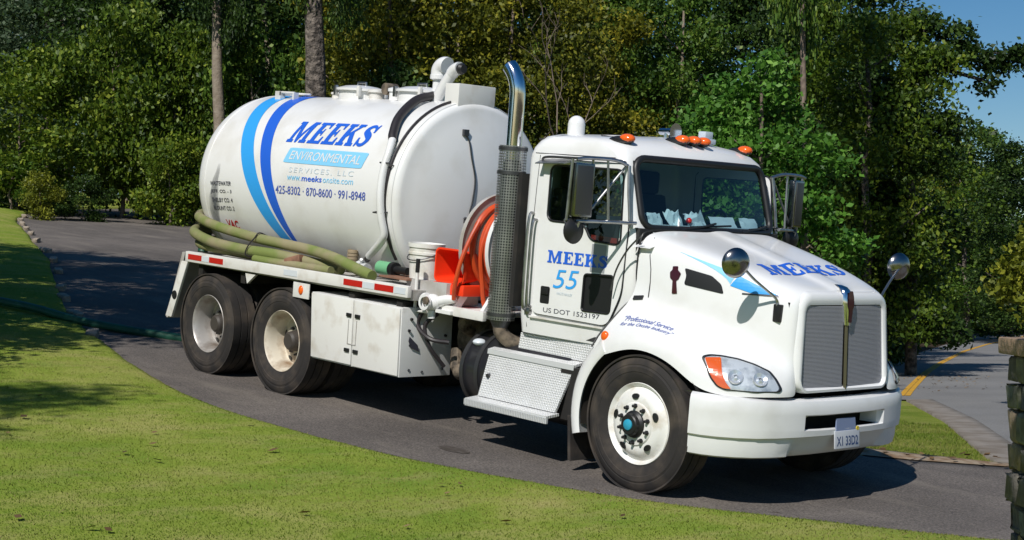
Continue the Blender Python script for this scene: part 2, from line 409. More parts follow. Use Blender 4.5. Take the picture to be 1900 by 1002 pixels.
def text2d(txt, bold=0.0, shear=0.0, spacing=1.0):
    cu = bpy.data.curves.new('tmp', 'FONT'); cu.body = txt; cu.size = 1; cu.offset = bold; cu.shear = shear; cu.space_character = spacing; cu.fill_mode = 'FRONT'; cu.resolution_u = 3
    ob = bpy.data.objects.new('tmp', cu); me = ob.to_mesh()
    V = [(v.co.x, v.co.y) for v in me.vertices]; F = [tuple(p.vertices) for p in me.polygons]
    ob.to_mesh_clear(); bpy.data.objects.remove(ob); bpy.data.curves.remove(cu)
    x0 = min(v[0] for v in V); x1 = max(v[0] for v in V); y0 = min(v[1] for v in V); y1 = max(v[1] for v in V)
    return [((x-x0)/(x1-x0), (y-y0)/(y1-y0)) for x, y in V], F
GLYPH = {
 'E': (.78, [[(0, 0), (.74, 0), (.74, .32), (.66, .32), (.60, .13), (.34, .13), (.34, .45), (.44, .45), (.46, .36), (.53, .36), (.53, .68), (.46, .68), (.44, .57), (.34, .57), (.34, .87), (.58, .87), (.64, .7), (.72, .7), (.72, 1), (0, 1), (0, .87), (.1, .87), (.1, .13), (0, .13)]]),
 'M': (1.20, [[(0, 0), (.36, 0), (.36, .13), (.27, .13), (.27, .72), (.50, 0), (.60, 0), (.84, .72), (.84, .13), (.74, .13), (.74, 0), (1.14, 0), (1.14, .13), (1.06, .13), (1.06, .87), (1.14, .87), (1.14, 1), (.80, 1), (.57, .36), (.34, 1), (0, 1), (0, .87), (.1, .87), (.1, .13), (0, .13)]]),
 'K': (.97, [[(0, 0), (.42, 0), (.42, .13), (.33, .13), (.33, .36), (.43, .47), (.60, .13), (.54, .13), (.54, 0), (.94, 0), (.94, .13), (.87, .13), (.58, .62), (.78, .87), (.88, .87), (.88, 1), (.52, 1), (.52, .87), (.60, .87), (.33, .54), (.33, .87), (.42, .87), (.42, 1), (0, 1), (0, .87), (.09, .87), (.09, .13), (0, .13)]]),
}
def _s():
    c = [(.58, .70), (.53, .84), (.40, .925), (.26, .90), (.17, .80), (.18, .68), (.28, .59), (.42, .50), (.53, .40), (.56, .26), (.48, .12), (.34, .07), (.18, .12), (.10, .28)]
    wd = [.03, .05, .07, .09, .11, .12, .12, .13, .12, .11, .09, .07, .05, .03]
    c = [tuple(p)[:2] for p in smooth_path([(x, y, 0) for x, y in c], 3)]; ws = np.interp(np.linspace(0, 1, len(c)), np.linspace(0, 1, len(wd)), wd)
    a, b = [], []
    for i, p in enumerate(c):
        q0, q1 = c[max(i-1, 0)], c[min(i+1, len(c)-1)]; t = Vector((q1[0]-q0[0], q1[1]-q0[1])).normalized(); n = Vector((-t.y, t.x))
        a.append((p[0]+n.x*ws[i], p[1]+n.y*ws[i])); b.append((p[0]-n.x*ws[i], p[1]-n.y*ws[i]))
    return [a+b[::-1], [(.56, .62), (.66, .62), (.66, 1.0), (.60, 1.0), (.565, .93)], [(.02, 0), (.08, 0), (.12, .07), (.12, .38), (.02, .38)]]
GLYPH['S'] = (.70, _s())
def slab(word, shear=0.0, gap=.06):
    V, F = [], []; x = 0
    for ch in word:
        wd, loops = GLYPH[ch]
        for L in loops:
            v, f = fill2d([L]); b = len(V); V += [(x+p[0]+shear*p[1], p[1]) for p in v]; F += [tuple(b+i for i in q) for q in f]
        x += wd+gap
    x0 = min(p[0] for p in V); x1 = max(p[0] for p in V)
    return [((p[0]-x0)/(x1-x0), p[1]) for p in V], F
def decal(name, VF, f, m, parent, cuts=(0, 0), bvh=None):
    """thin flat print: unit-square shape cut into cells, then mapped by f(u, v)"""
    V, F = VF; bm = bmesh.new(); vs = [bm.verts.new((x, y, 0)) for x, y in V]
    for q in F:
        try: bm.faces.new([vs[i] for i in q])
        except ValueError: pass
    for ax in (0, 1):
        for k in range(1, cuts[ax]):
            n = [0, 0, 0]; n[ax] = 1; c = [0, 0, 0]; c[ax] = k/cuts[ax]
            bmesh.ops.bisect_plane(bm, geom=bm.verts[:]+bm.edges[:]+bm.faces[:], dist=1e-6, plane_co=c, plane_no=n)
    for v_ in bm.verts: v_.co = f(v_.co.x, v_.co.y)
    me = bpy.data.meshes.new(name); bm.to_mesh(me); bm.free(); me.materials.append(m)
    return link(name, me, parent)
def apply_subsurf(o, lv=2):
    md = o.modifiers.new('s', 'SUBSURF'); md.levels = lv; md.render_levels = lv
    dg = bpy.context.evaluated_depsgraph_get(); me = bpy.data.meshes.new_from_object(o.evaluated_get(dg)); o.modifiers.clear()
    old = o.data; o.data = me; bpy.data.meshes.remove(old); me.name = o.name
    me.polygons.foreach_set('use_smooth', [True]*len(me.polygons))
    return o
def bvh_of(o):
    bm = bmesh.new(); bm.from_mesh(o.data); t = BVHTree.FromBMesh(bm); bm.free()
    return t
def onto(bvh, p, d, off):
    """drop p along d onto a surface, lifted by off"""
    d = Vector(d).normalized(); h = bvh.ray_cast(Vector(p) - d*1.2, d)
    if h[0] is None:
        h = bvh.find_nearest(Vector(p))
    n = h[1] if h[1].dot(d) < 0 else -h[1]
    return h[0] + n*off
def quad_map(o, u, v_):
    o, u, v_ = Vector(o), Vector(u), Vector(v_)
    return lambda a, b: o + u*a + v_*b
# ------------------------------------------------------------------ terrain: drive, road, lawn, verge
TP = math.tan(PITCH)
def plane_x(x):
    x = np.asarray(x, float)
    return -TP*np.where(x < .5, x, .5 + 2*(1-np.exp(-(np.maximum(x, .5)-.5)/2)))
EDGE = [(-60, 36), (-47, 27), (-40.5, 19), (-36.8, 13.2), (-33.5, 10), (-29.4, 7.7), (-26.1, 6.4), (-22.8, 5.0), (-18.8, 3.4), (-14.5, 1.45), (-11, -.15), (-9.1, -.85), (-7.5, -1.4),
        (-5.2, -2.08), (-3.75, -2.30), (-2.8, -2.28), (-1.9, -2.22), (-1.2, -2.06), (-.25, -1.76), (.7, -1.26), (1.4, -.83), (2.2, -.45), (3.6, .15), (6, 1.0), (10, 2.0), (16, 3.0), (24, 3.6)]
REDGE = [(-56, 41), (-44, 31), (-37.5, 23), (-33.5, 17.6), (-30, 14.4), (-26, 11.6), (-19, 8.2), (-14.5, 6.0), (-10, 4.0), (-6, 2.5), (-3, 2.05), (-.2, 2.05), (.17, 2.35), (.5, 2.72), (.74, 3.0), (1.5, 4.0), (2.6, 5.6), (4.5, 8), (8, 11), (14, 14), (24, 17)]
def road_z(d): return -.03 - .015*np.asarray(d, float)
ROAD_L = [(122, 36), (93, 27), (63, 16.7), (54, 13.6), (44, 10.3), (35, 7.2), (30, 5.6), (28.4, 5.9), (27.4, 7.2)]
GUT = [(27.4, 7.2), (22, 6.35), (16.3, 5.2), (12.5, 4.7), (10.5, 5.0)]
ROAD_R = [(10.5, 14), (14, 9.2), (18, 8.4), (24, 8.9), (28, 10.5), (35, 13.3), (54, 20.5), (93, 35), (122, 45)]
road_w = [dl(*p) for p in ROAD_L + GUT[1:] + ROAD_R]

def polydist(px, py, poly, closed=False):
    P = np.array(poly); n = len(P); best = np.full(px.shape, 1e9)
    for i in range(n if closed else n-1):
        a, b = P[i], P[(i+1) % n]; ab = b-a; t = np.clip(((px-a[0])*ab[0]+(py-a[1])*ab[1])/(ab@ab), 0, 1)
        best = np.minimum(best, np.hypot(px-a[0]-t*ab[0], py-a[1]-t*ab[1]))
    return best
def inside(px, py, poly):
    P = np.array(poly); c = np.zeros(px.shape, bool); j = len(P)-1
    for i in range(len(P)):
        yi, yj = P[i][1], P[j][1]
        if yi != yj:
            c ^= ((yi > py) != (yj > py)) & (px < (P[j][0]-P[i][0])*(py-yi)/(yj-yi)+P[i][0])
        j = i
    return c
def terrain(x, y):
    x = np.atleast_1d(np.asarray(x, float)); y = np.atleast_1d(np.asarray(y, float))
    zp = np.where(x < -40, plane_x(-40) + (-(x+40))*.06, plane_x(x))
    dd = polydist(x, y, REDGE); dd = np.where(inside(x, y, EDGE + REDGE[::-1]), 0, dd)
    d = (x-CAM[0])*LD.x + (y-CAM[1])*LD.y
    rr = polydist(x, y, road_w, True); rr = np.where(inside(x, y, road_w), 0, rr)
    # the camera's side of the drive follows the drive; beyond it the ground falls to the road
    eE = polydist(x, y, EDGE); side = eE < dd
    wr = np.where(side, 0, dd**2/(dd**2+rr**2+1e-9))
    z = zp*(1-wr) + road_z(np.clip(d, 8, 125))*wr
    return z
def tz(x, y): return float(terrain([x], [y])[0])

def np_mesh(name, V, F, m, parent=None, smooth=True, attr=None):
    """F: (n, k) int array"""
    me = bpy.data.meshes.new(name); F = np.asarray(F, np.int32); V = np.asarray(V, np.float32); n, k = F.shape
    if name not in ('crown', 'far_woods', 'lawn_grass', 'verge_grass', 'fallen_leaves'):     # sheets face upwards
        q = V[F[n//2]]; F = F[:, ::-1] if np.cross(q[1]-q[0], q[2]-q[0])[2] < 0 else F
    me.vertices.add(len(V)); me.vertices.foreach_set('co', V.ravel()); me.loops.add(n*k); me.loops.foreach_set('vertex_index', F.ravel())
    me.polygons.add(n); me.polygons.foreach_set('loop_start', np.arange(0, n*k, k, dtype=np.int32))
    if smooth: me.polygons.foreach_set('use_smooth', np.ones(n, bool))
    me.materials.append(m)
    for an, (dom, val) in (attr or {}).items():
        a = me.attributes.new(an, 'FLOAT', dom); a.data.foreach_set('value', np.asarray(val, np.float32))
    me.update(calc_edges=True)
    return me
def grid_faces(nu, nv):
    i = np.arange(nu-1)[:, None]*nv + np.arange(nv-1)[None, :]; i = i.ravel()
    return np.stack([i, i+1, i+nv+1, i+nv], 1)

# base ground
gx = np.concatenate([np.linspace(-140, -45, 40, endpoint=False), np.linspace(-45, 20, 150, endpoint=False), np.linspace(20, 90, 25)])
gy = np.concatenate([np.linspace(-60, -14, 24, endpoint=False), np.linspace(-14, 40, 130, endpoint=False), np.linspace(40, 180, 60)])
GX, GY = np.meshgrid(gx, gy, indexing='ij'); X, Y = GX.ravel(), GY.ravel()
Z = terrain(X, Y)
on_sheet = inside(X, Y, EDGE + REDGE[::-1]) | inside(X, Y, road_w)
D_ = (X-CAM[0])*LD.x + (Y-CAM[1])*LD.y; L_ = (X-CAM[0])*RD.x + (Y-CAM[1])*RD.y
dr = polydist(X, Y, REDGE); rdist = polydist(X, Y, road_w, True)
grassy = np.clip(1.6 - np.minimum(dr, rdist*1.0)/3.2, 0, 1)*np.clip((X+12)/3, 0, 1)*(D_ < 31)*(L_ > 2)
me = np_mesh('ground', np.stack([X, Y, Z-.015*on_sheet], 1), grid_faces(len(gx), len(gy)), SOIL, attr={'grassy': ('POINT', grassy)})
tag(link('ground', me), kind='structure')
bm_ = bmesh.new(); bm_.from_mesh(me); GROUND_BVH = BVHTree.FromBMesh(bm_); bm_.free()

def resample(P, step):
    P = np.array(P, float); s = np.concatenate([[0], np.cumsum(np.hypot(*np.diff(P, axis=0).T))]); n = int(s[-1]/step)+1
    q = np.linspace(0, s[-1], n); out = np.stack([np.interp(q, s, P[:, 0]), np.interp(q, s, P[:, 1])], 1)
    for _ in range(3): out[1:-1] = (out[:-2]+2*out[1:-1]+out[2:])/4
    return out
# the asphalt drive
Lp = resample(EDGE, .25); n = len(Lp)
Rr = np.array(REDGE, float); s = np.concatenate([[0], np.cumsum(np.hypot(*np.diff(Rr, axis=0).T))])
sE = np.concatenate([[0], np.cumsum(np.hypot(*np.diff(Lp, axis=0).T))])
# pair the two edges by x so that cross lines stay straight
Rp = np.stack([np.interp(np.linspace(0, 1, 2000), np.linspace(0, 1, len(s)), Rr[:, 0]), np.interp(np.linspace(0, 1, 2000), np.linspace(0, 1, len(s)), Rr[:, 1])], 1)
idx = np.interp(Lp[:, 0], Rr[:, 0], np.arange(len(Rr))); Rq = np.stack([np.interp(idx, np.arange(len(Rr)), Rr[:, 0]), np.interp(idx, np.arange(len(Rr)), Rr[:, 1])], 1)
rng = np.random.default_rng(5)
Rq = Rq + rng.normal(0, .025, Rq.shape)
T = np.linspace(-.02, 1, 13); V = []
for t in T:
    p = Lp*(1-t)+Rq*t; V.append(np.stack([p[:, 0], p[:, 1], plane_x(np.clip(p[:, 0], -40, 99)) + np.where(p[:, 0] < -40, -(p[:, 0]+40)*.06, 0) + .012], 1))
V.append(V[-1]-np.array([0, 0, .12]))
V = np.stack(V, 1).reshape(-1, 3)
tag(link('driveway', np_mesh('driveway', V, grid_faces(n, len(T)+1), ASPHALT)), kind='structure')
# the lawn: a sheet that starts with a low cut edge and swells away from the drive
tt = np.concatenate([[0, .03, .10, .22, .4, .7, 1.1, 1.6, 2.2, 3, 4, 5], np.linspace(6.2, 55, 34)]); k = len(tt)
nx = np.interp(Lp[:, 0], [-60, -35, -10, 0, 4, 24], [-.75, -.55, -.25, .15, .35, .2]); ny = -np.sqrt(1-nx**2)
wig = np.convolve(rng.normal(0, 1, n+20), np.ones(5)/5, 'same')[:n]*.035
PX = Lp[:, 0][:, None] + nx[:, None]*(tt[None, :]+wig[:, None]*np.exp(-tt[None, :]/.5)); PY = Lp[:, 1][:, None] + ny[:, None]*(tt[None, :]+wig[:, None]*np.exp(-tt[None, :]/.5))
def lawn_rise(t): return np.where(t < .03, t/.03*.05, .05 + .03*(1-np.exp(-(t-.03)/.15)) + .16*(1-np.exp(-t/6)))
FARL = np.clip((-PX-20)/20, 0, 1)
PZ = plane_x(np.clip(PX, -40, 99)) + np.where(PX < -40, -(PX+40)*.06, 0) + lawn_rise(np.broadcast_to(tt, PX.shape)) + FARL*.35*(1-np.exp(-tt[None, :]/2)) \
    + .025*np.sin(PX*.9+PY*.5)*np.clip(tt[None, :]/3, 0, 1) + .02*np.sin(PX*.35-PY*1.1+1)*np.clip(tt[None, :]/3, 0, 1)
PZ[:, 0] -= .03
lawn_me = np_mesh('lawn', np.stack([PX, PY, PZ], 2).reshape(-1, 3), grid_faces(n, k), LAWN)
tag(link('lawn', lawn_me), kind='structure')
bm_ = bmesh.new(); bm_.from_mesh(lawn_me); LAWN_BVH = BVHTree.FromBMesh(bm_); bm_.free()
def ground_z(x, y):
    z = [h[0].z for h in (b.ray_cast(Vector((x, y, 60)), Vector((0, 0, -1))) for b in (GROUND_BVH, LAWN_BVH)) if h[0] is not None]
    return max(z) if z else 0.0

# the road, its gutter and yellow lines
def sheet(name, left, right, m, lift, nc=6, step=.8):
    a = np.array(left, float); b = np.array(right, float)
    V = []
    for t in np.linspace(0, 1, nc):
        p = a*(1-t)+b*t; w_ = np.array([dl(*q) for q in p]); V.append(np.stack([w_[:, 0], w_[:, 1], road_z(p[:, 0])+lift], 1))
    if lift > .03:     # the edge turns down into the ground
        V = [V[0]-np.array([0, 0, .12])] + V + [V[-1]-np.array([0, 0, .12])]; nc += 2
    V = np.stack(V, 1).reshape(-1, 3)
    return tag(link(name, np_mesh(name, V, grid_faces(len(a), nc), m)), kind='structure')
def dens(P, n):
    P = np.array(P, float); s = np.concatenate([[0], np.cumsum(np.hypot(*np.diff(P, axis=0).T))]); q = np.linspace(0, s[-1], n)
    return np.stack([np.interp(q, s, P[:, 0]), np.interp(q, s, P[:, 1])], 1)
sheet('road', dens(ROAD_L + GUT[1:], 90), dens(ROAD_R[::-1], 90), ROAD, .02)
g = dens(GUT, 40); sheet('gutter', g + np.array([-.05, -.18]), g + np.array([0, .30]), GRAVELLY, .035, 4)
YL = [(122, 41), (100, 32.5), (81, 25), (65, 19.1), (48.2, 13.4), (40, 10.75), (35.2, 9.28), (31, 8.0), (28.8, 7.35)]
yl = dens(YL, 60)
for off in (-.10, .015):
    sheet('yellow_line', yl + np.array([0, off]), yl + np.array([0, off+.105]), YPAINT, .028, 2)
# strip of dirt and old leaves where the drive meets the verge
ri = dens([p for p in REDGE if -7 < p[0] < 9], 90)
dv = np.gradient(ri, axis=0); dv /= np.linalg.norm(dv, axis=1)[:, None]; nn = np.stack([-dv[:, 1], dv[:, 0]], 1)
wid = .34 + np.convolve(rng.normal(0, 1, 100), np.ones(6)/6, 'same')[:90]*.12
V = []
for t in (-.12, .3, .7, 1.0):
    p = ri + nn*(wid*t)[:, None]; V.append(np.stack([p[:, 0], p[:, 1], terrain(p[:, 0], p[:, 1]) + (.022 if t < 0 else .035)], 1))
V = V + [V[-1]-np.array([0, 0, .12])]
tag(link('dirt_strip', np_mesh('dirt_strip', np.stack(V, 1).reshape(-1, 3), grid_faces(90, 5), DIRT)), kind='structure')

# grass blades, one object: a mown lawn nobody could count
def blades(name, P, h, seed):
    r = np.random.default_rng(seed); n = len(P); a = r.uniform(0, 2*math.pi, n); L = h*r.uniform(.5, 1.25, n); wd = r.uniform(.0016, .0034, n)
    lean = r.uniform(.2, 1.3, n)*L; b = a + r.uniform(-1, 1, n) + 1.57
    base = P; dx = np.cos(a)*wd; dy = np.sin(a)*wd; V = np.empty((n, 3, 3), np.float32)
    V[:, 0] = base + np.stack([dx, dy, np.zeros(n)], 1); V[:, 1] = base - np.stack([dx, dy, np.zeros(n)], 1)
    V[:, 2] = base + np.stack([np.cos(b)*lean, np.sin(b)*lean, L], 1)
    # patchy tint: smooth sine field plus scatter
    x, y = base[:, 0], base[:, 1]
    al = x*RD.x + y*RD.y; ac = x*LD.x + y*LD.y
    f = .46 + .14*np.sin(al*.55+ac*1.5+1.6*np.sin(ac*.8)) + .12*np.sin(al*.9-ac*2.6+1.4*np.sin(al*.7)) + .06*np.sin(al*2.1+ac*5.2+np.sin(al*1.3)) + .05*np.sin(al*3.7-ac*7.9) + r.normal(0, .11, n)
    f = np.where(r.random(n) < .05, .95, f)
    me = np_mesh(name, V.reshape(-1, 3), np.arange(n*3).reshape(-1, 3), BLADES, attr={'tint': ('FACE', np.clip(f, 0, 1))}, smooth=False)
    return link(name, me)
def tri_scatter(me, dens_f, seed):
    r = np.random.default_rng(seed); nv = len(me.vertices); co = np.empty(nv*3, np.float32); me.vertices.foreach_get('co', co); co = co.reshape(-1, 3)
    q = np.empty(len(me.polygons)*4, np.int32); me.polygons.foreach_get('vertices', q); q = q.reshape(-1, 4)
    T = np.concatenate([q[:, [0, 1, 2]], q[:, [0, 2, 3]]]); A, B, C = co[T[:, 0]], co[T[:, 1]], co[T[:, 2]]
    area = np.linalg.norm(np.cross(B-A, C-A), axis=1)/2; mid = (A+B+C)/3
    cnt = r.poisson(area*dens_f(mid)); i = np.repeat(np.arange(len(T)), cnt); u = r.random(len(i)); v = r.random(len(i)); fl = u+v > 1; u[fl] = 1-u[fl]; v[fl] = 1-v[fl]
    return A[i] + (B[i]-A[i])*u[:, None] + (C[i]-A[i])*v[:, None]
def cam_dl(p): return (p[:, 0]-CAM[0])*LD.x + (p[:, 1]-CAM[1])*LD.y, (p[:, 0]-CAM[0])*RD.x + (p[:, 1]-CAM[1])*RD.y
def lawn_dens(m):
    d, l = cam_dl(m); vis = (np.abs(l) < d*.36+.8) & (d > 5.5)
    return np.where(vis, np.clip(3300*(9/np.maximum(d, 6))**1.7, 60, 4200), 0)*(d < 40)
tag(blades('lawn_grass', tri_scatter(lawn_me, lawn_dens, 3), .012, 4), 'short mown grass with dry blades on the lawn beside the drive', 'grass', kind='stuff')
def verge_dens(m):
    d, l = cam_dl(m); g_ = np.interp(m[:, 0], [-12, -9], [0, 1])*((polydist(m[:, 0], m[:, 1], REDGE) < 7) & ~inside(m[:, 0], m[:, 1], EDGE+REDGE[::-1]) & ~inside(m[:, 0], m[:, 1], road_w))
    return np.where((d < 30) & (d > 12) & (l > 3) & (l < 9), 1100, 0)*g_
pv = tri_scatter(me, verge_dens, 8); pv = pv[(~inside(pv[:, 0], pv[:, 1], EDGE+REDGE[::-1])) & (~inside(pv[:, 0], pv[:, 1], road_w)) & (polydist(pv[:, 0], pv[:, 1], REDGE) > .3)]
tag(blades('verge_grass', pv, .035, 9), 'rough grass on the wedge between drive and road', 'grass', kind='stuff')
# fallen leaves on the dirt strip, lawn and forest edge
def litter(name, P, size, m, seed):
    r = np.random.default_rng(seed); n = len(P); a = r.uniform(0, 6.28, n); s_ = size*r.uniform(.6, 1.4, n)
    ux = np.stack([np.cos(a), np.sin(a), r.uniform(-.3, .3, n)], 1)*s_[:, None]; uy = np.stack([-np.sin(a), np.cos(a), r.uniform(-.4, .4, n)], 1)*s_[:, None]*.6
    B = P + np.array([0, 0, .012]); V = np.stack([B-ux, B-uy, B+ux, B+uy], 1).reshape(-1, 3)
    return link(name, np_mesh(name, V, np.arange(n*4).reshape(-1, 4), m, attr={'tint': ('FACE', r.random(n))}, smooth=False))
LITTER = leafmat('fallen_leaves', (.06, .035, .015), (.16, .095, .04), (.30, .20, .09), .1)
pl_ = []
r_ = np.random.default_rng(17)
for i in range(420):
    j = r_.integers(0, 90); t = r_.uniform(-.5, 1.3)*wid[j]; p = ri[j]+nn[j]*t; pl_.append((p[0], p[1], max(tz(p[0], p[1])+.03, 0 if t > 0 else -9)))
for i in range(260):
    d = r_.uniform(30, 40); l = r_.uniform(6.5, 12); p = dl(d, l); pl_.append((p[0], p[1], tz(*p)+.03))
for i in range(70):
    p = dl(r_.uniform(7, 15), r_.uniform(-4, 3)); z = LAWN_BVH.ray_cast(Vector((*p, 50)), Vector((0, 0, -1)))[0]
    if z is not None: pl_.append((p[0], p[1], z.z+.015))
tag(litter('fallen_leaves', np.array(pl_), .035, LITTER, 3), 'scattered dry leaves along the verge and lawn', 'leaves', kind='stuff')

# pale edging stones along the far left edge of the drive
def rock(name, size, m, seed, parent=None, lumps=.14, bev=.16):
    r = random.Random(seed); bm = bmesh.new(); bmesh.ops.create_cube(bm, size=1)
    bmesh.ops.bevel(bm, geom=bm.edges[:], offset=bev, segments=2, profile=.5, affect='EDGES')
    for v_ in bm.verts: v_.co = Vector((v_.co.x*size[0]*(1+r.uniform(-lumps, lumps)), v_.co.y*size[1]*(1+r.uniform(-lumps, lumps)), v_.co.z*size[2]*(1+r.uniform(-lumps, lumps))))
    me = bpy.data.meshes.new(name); bm.to_mesh(me); bm.free(); me.materials.append(m); me.polygons.foreach_set('use_smooth', [True]*len(me.polygons))
    return link(name, me, parent)
kproto = [rock('edging_stone', (.46, .26, .22), KERBST, i).data for i in range(4)]
for o in [o for o in COL.objects if o.name.startswith('edging_stone')]: bpy.data.objects.remove(o)
es = [(-31.5, 8.9), (-29.9, 8.05), (-28.3, 7.35), (-26.6, 6.65), (-25.0, 6.0), (-22.9, 5.12), (-20.4, 4.12), (-18.3, 3.25), (-16.2, 2.3), (-13.6, 1.05), (-12.3, .45), (-10.4, -.35), (-8.6, -1.05)]
for i, (x, y) in enumerate(es):
    o = link('edging_stone', kproto[i % 4]); sc = random.Random(i).uniform(.7, 1.5)
    o.location = (x, y, float(plane_x(x))+.04); o.rotation_euler = (0, PITCH, -.4+random.Random(i+9).uniform(-.25, .25)); o.scale = (sc*.85, .5, .5)
    tag(o, 'low pale edging stone in the row where lawn meets the shaded drive', 'stone', 'edging stones along the drive')

# stone gate pillar at the right
pc = dl(6.6, 2.49); pz = ground_z(*pc)
pil = empty('stone_pillar'); pil.location = (pc[0], pc[1], pz-.05); pil.rotation_euler = (0, 0, rad(44))
tag(pil, 'rough stacked stone pillar with a flat sandstone cap at the lawn corner', 'pillar')
hp = 1.28-(pz-.05) - .07
MB().box(-.21, .21, -.21, .21, 0, hp).build('core', MORTAR, pil)
rr_ = random.Random(4); z = 0.0; k_ = 0
while z < hp-.05:
    h = min(rr_.uniform(.09, .15), hp-z)
    if hp-z-h < .06: h = hp-z
    for side in range(4):
        x = -.27
        while x < .25:
            wd = min(rr_.uniform(.13, .26), .27-x)
            if .27-x-wd < .07: wd = .27-x
            o = rock('stone', (wd-.015, .12, h-.014), (STONEA, STONEB, STONEC, STONEB)[rr_.randrange(4)], k_, pil, .17, .09)
            a = side*math.pi/2; q = Vector((x+wd/2, -.215-rr_.uniform(0, .03), z+h/2)); q.rotate(Matrix.Rotation(a, 3, 'Z'))
            o.location = q; o.rotation_euler = (0, 0, a); x += wd; k_ += 1
    z += h
MB().box(-.315, .315, -.315, .315, hp, hp+.075).build('cap_stone', CAPST, pil, bevel=.012)

# old oil spot on the asphalt in front of the step
m_ = MB(); r_ = random.Random(8); oc = Vector((-1.72, -1.42))
ring_ = [(oc.x+math.cos(a)*(.16+.05*r_.random()), oc.y+math.sin(a)*(.07+.03*r_.random())) for a in [i*math.pi/10 for i in range(20)]]
m_.add([(x, y, float(plane_x(x))+.016) for x, y in ring_], [tuple(range(20))])
tag(m_.build('oil_stain', mat('oil_stain', (.055, .045, .036), .6, 0, 0, (14, (.11, .095, .085), .4, .65))), kind='structure')
# ------------------------------------------------------------------ the tanker truck (x forward, y to its left, z up; wheels on z = 0)
TM = Matrix.Rotation(PITCH, 4, 'Y')
truck = empty('tanker_truck'); truck.rotation_euler = (0, PITCH, 0)
tag(truck, 'white septic tanker truck with blue stripes parked nose downhill on the drive', 'truck')
def onTruck(o): o.rotation_euler = (0, PITCH, 0); return o
WR = .515
# ---- wheels
def tyre_profile(w, R, rim):
    h = w/2; s_ = [(-h*.70, rim), (-h*.88, rim+.03), (-h*1.0, rim+.085), (-h*1.0, R*.5+rim*.5-.02), (-h*1.03, R*.5+rim*.5-.015), (-h*1.03, R*.5+rim*.5+.02), (-h*1.0, R*.5+rim*.5+.026), (-h*.97, R-.075), (-h*.985, R-.070), (-h*.955, R-.055), (-h*.90, R-.040), (-h*.80, R-.012), (-h*.72, R-.002)]
    t = []
    for k_ in range(4):        # circumferential grooves
        c = (-.45+.30*k_)*w; t += [(c-.007, R), (c-.005, R-.013), (c+.005, R-.013), (c+.007, R)]
    return s_ + t + [(-a, b) for a, b in s_[::-1]]
def add_wheel(name, x, y, side, kind, rim_m, w=.285):
    """side -1 = the truck's right; outer face towards side"""
    wh = empty(name, truck); wh.location = (x, y, WR)
    fl = lambda prof: [(a*side*-1, b) for a, b in prof] if side > 0 else prof
    MB().lathe(fl(tyre_profile(w, WR, .295 if kind == 'steer' else .282)), 72).build('tyre', TYRE, wh, smooth=24)
    o = -w/2
    if kind == 'steer':
        prof = [(o+.040, .297), (o+.028, .308), (o+.022, .304), (o+.034, .288), (o+.050, .276), (o+.040, .262), (o+.012, .235), (o-.002, .20), (o+.000, .165), (o-.012, .155), (o-.018, .11), (o-.018, .05)]
    else:
        prof = [(o+.040, .285), (o+.026, .297), (o+.020, .293), (o+.034, .279), (o+.075, .270), (o+.10, .262), (o+.185, .256), (o+.222, .250), (o+.228, .235), (o+.215, .20), (o+.210, .17), (o+.214, .11), (o+.214, .05)]
    MB().lathe(fl(prof), 64).build('rim', rim_m, wh, smooth=40)
    nh = 5 if kind == 'steer' else 5
    base = (o-.001) if kind == 'steer' else o+.219
    for k_ in range(nh):      # hand holes
        a = 2*math.pi*(k_+.32)/nh; r = .207 if kind == 'steer' else .215
        tilt = .17 if kind == 'steer' else .35
        m = MB(); c = Vector((math.cos(a)*r, -side*(base-.004) , math.sin(a)*r))
        rv = Vector((math.cos(a), -side*tilt, math.sin(a))).normalized(); tv = Vector((-math.sin(a), 0, math.cos(a))); nv = Vector((0, side, 0))
        pts = [c + tv*.034*math.cos(q)+rv*.021*math.sin(q) for q in [i*math.pi/8 for i in range(16)]]
        m.add([p+nv*.004 for p in pts]+[p-nv*.012 for p in pts], [tuple(range(16))]+[(i, (i+1) % 16, 16+(i+1) % 16, 16+i) for i in range(16)])
        m.build('hand_hole', BLACK, wh)
    bolt_y = (o-.018) if kind == 'steer' else o+.210
    lug = MB().lathe([(.012, .004), (.012, .019), (-.004, .019), (-.012, .013), (-.030, .012), (-.034, .004)], 6, 'y').build('lug_nut', BLACK if kind == 'steer' else DKSTEEL, wh)
    for k_ in range(10):
        a = 2*math.pi*(k_+.5)/10; l_ = lug if k_ == 0 else link('lug_nut', lug.data, wh)
        l_.location = (math.cos(a)*.137, -side*bolt_y if side > 0 else bolt_y, math.sin(a)*.137)
        if side > 0: l_.rotation_euler = (0, 0, math.pi)
    if kind == 'steer':
        hp_ = [(o-.016, .104), (o-.03, .10), (o-.045, .082), (o-.075, .078), (o-.083, .07), (o-.083, .035)]
        MB().lathe(fl(hp_), 32).build('hub', BLACK, wh); MB().lathe(fl([(o-.080, .042), (o-.092, .040), (o-.098, .030), (o-.10, .001)]), 24).build('hub_cap', CAP, wh)
    else:
        hp_ = [(o+.214, .105), (o+.12, .092), (o+.11, .086), (o+.095, .07), (o+.095, .001)]
        MB().lathe(fl(hp_), 32).build('hub', mat('hub_dark', (.05, .042, .036), .6) if 'hub_dark' not in MATS else MATS['hub_dark'], wh)
    return wh
add_wheel('front_wheel', 0, -1.035, -1, 'steer', RIMW); add_wheel('front_wheel', 0, 1.035, 1, 'steer', RIMW)
for x, m in ((-4.61, RIMR), (-5.94, RIMS)):
    for sd_ in (-1, 1):
        add_wheel('drive_wheel', x, sd_*1.085, sd_, 'drive', m, .27); add_wheel('inner_drive_wheel', x, sd_*.77, sd_, 'drive', m, .27)
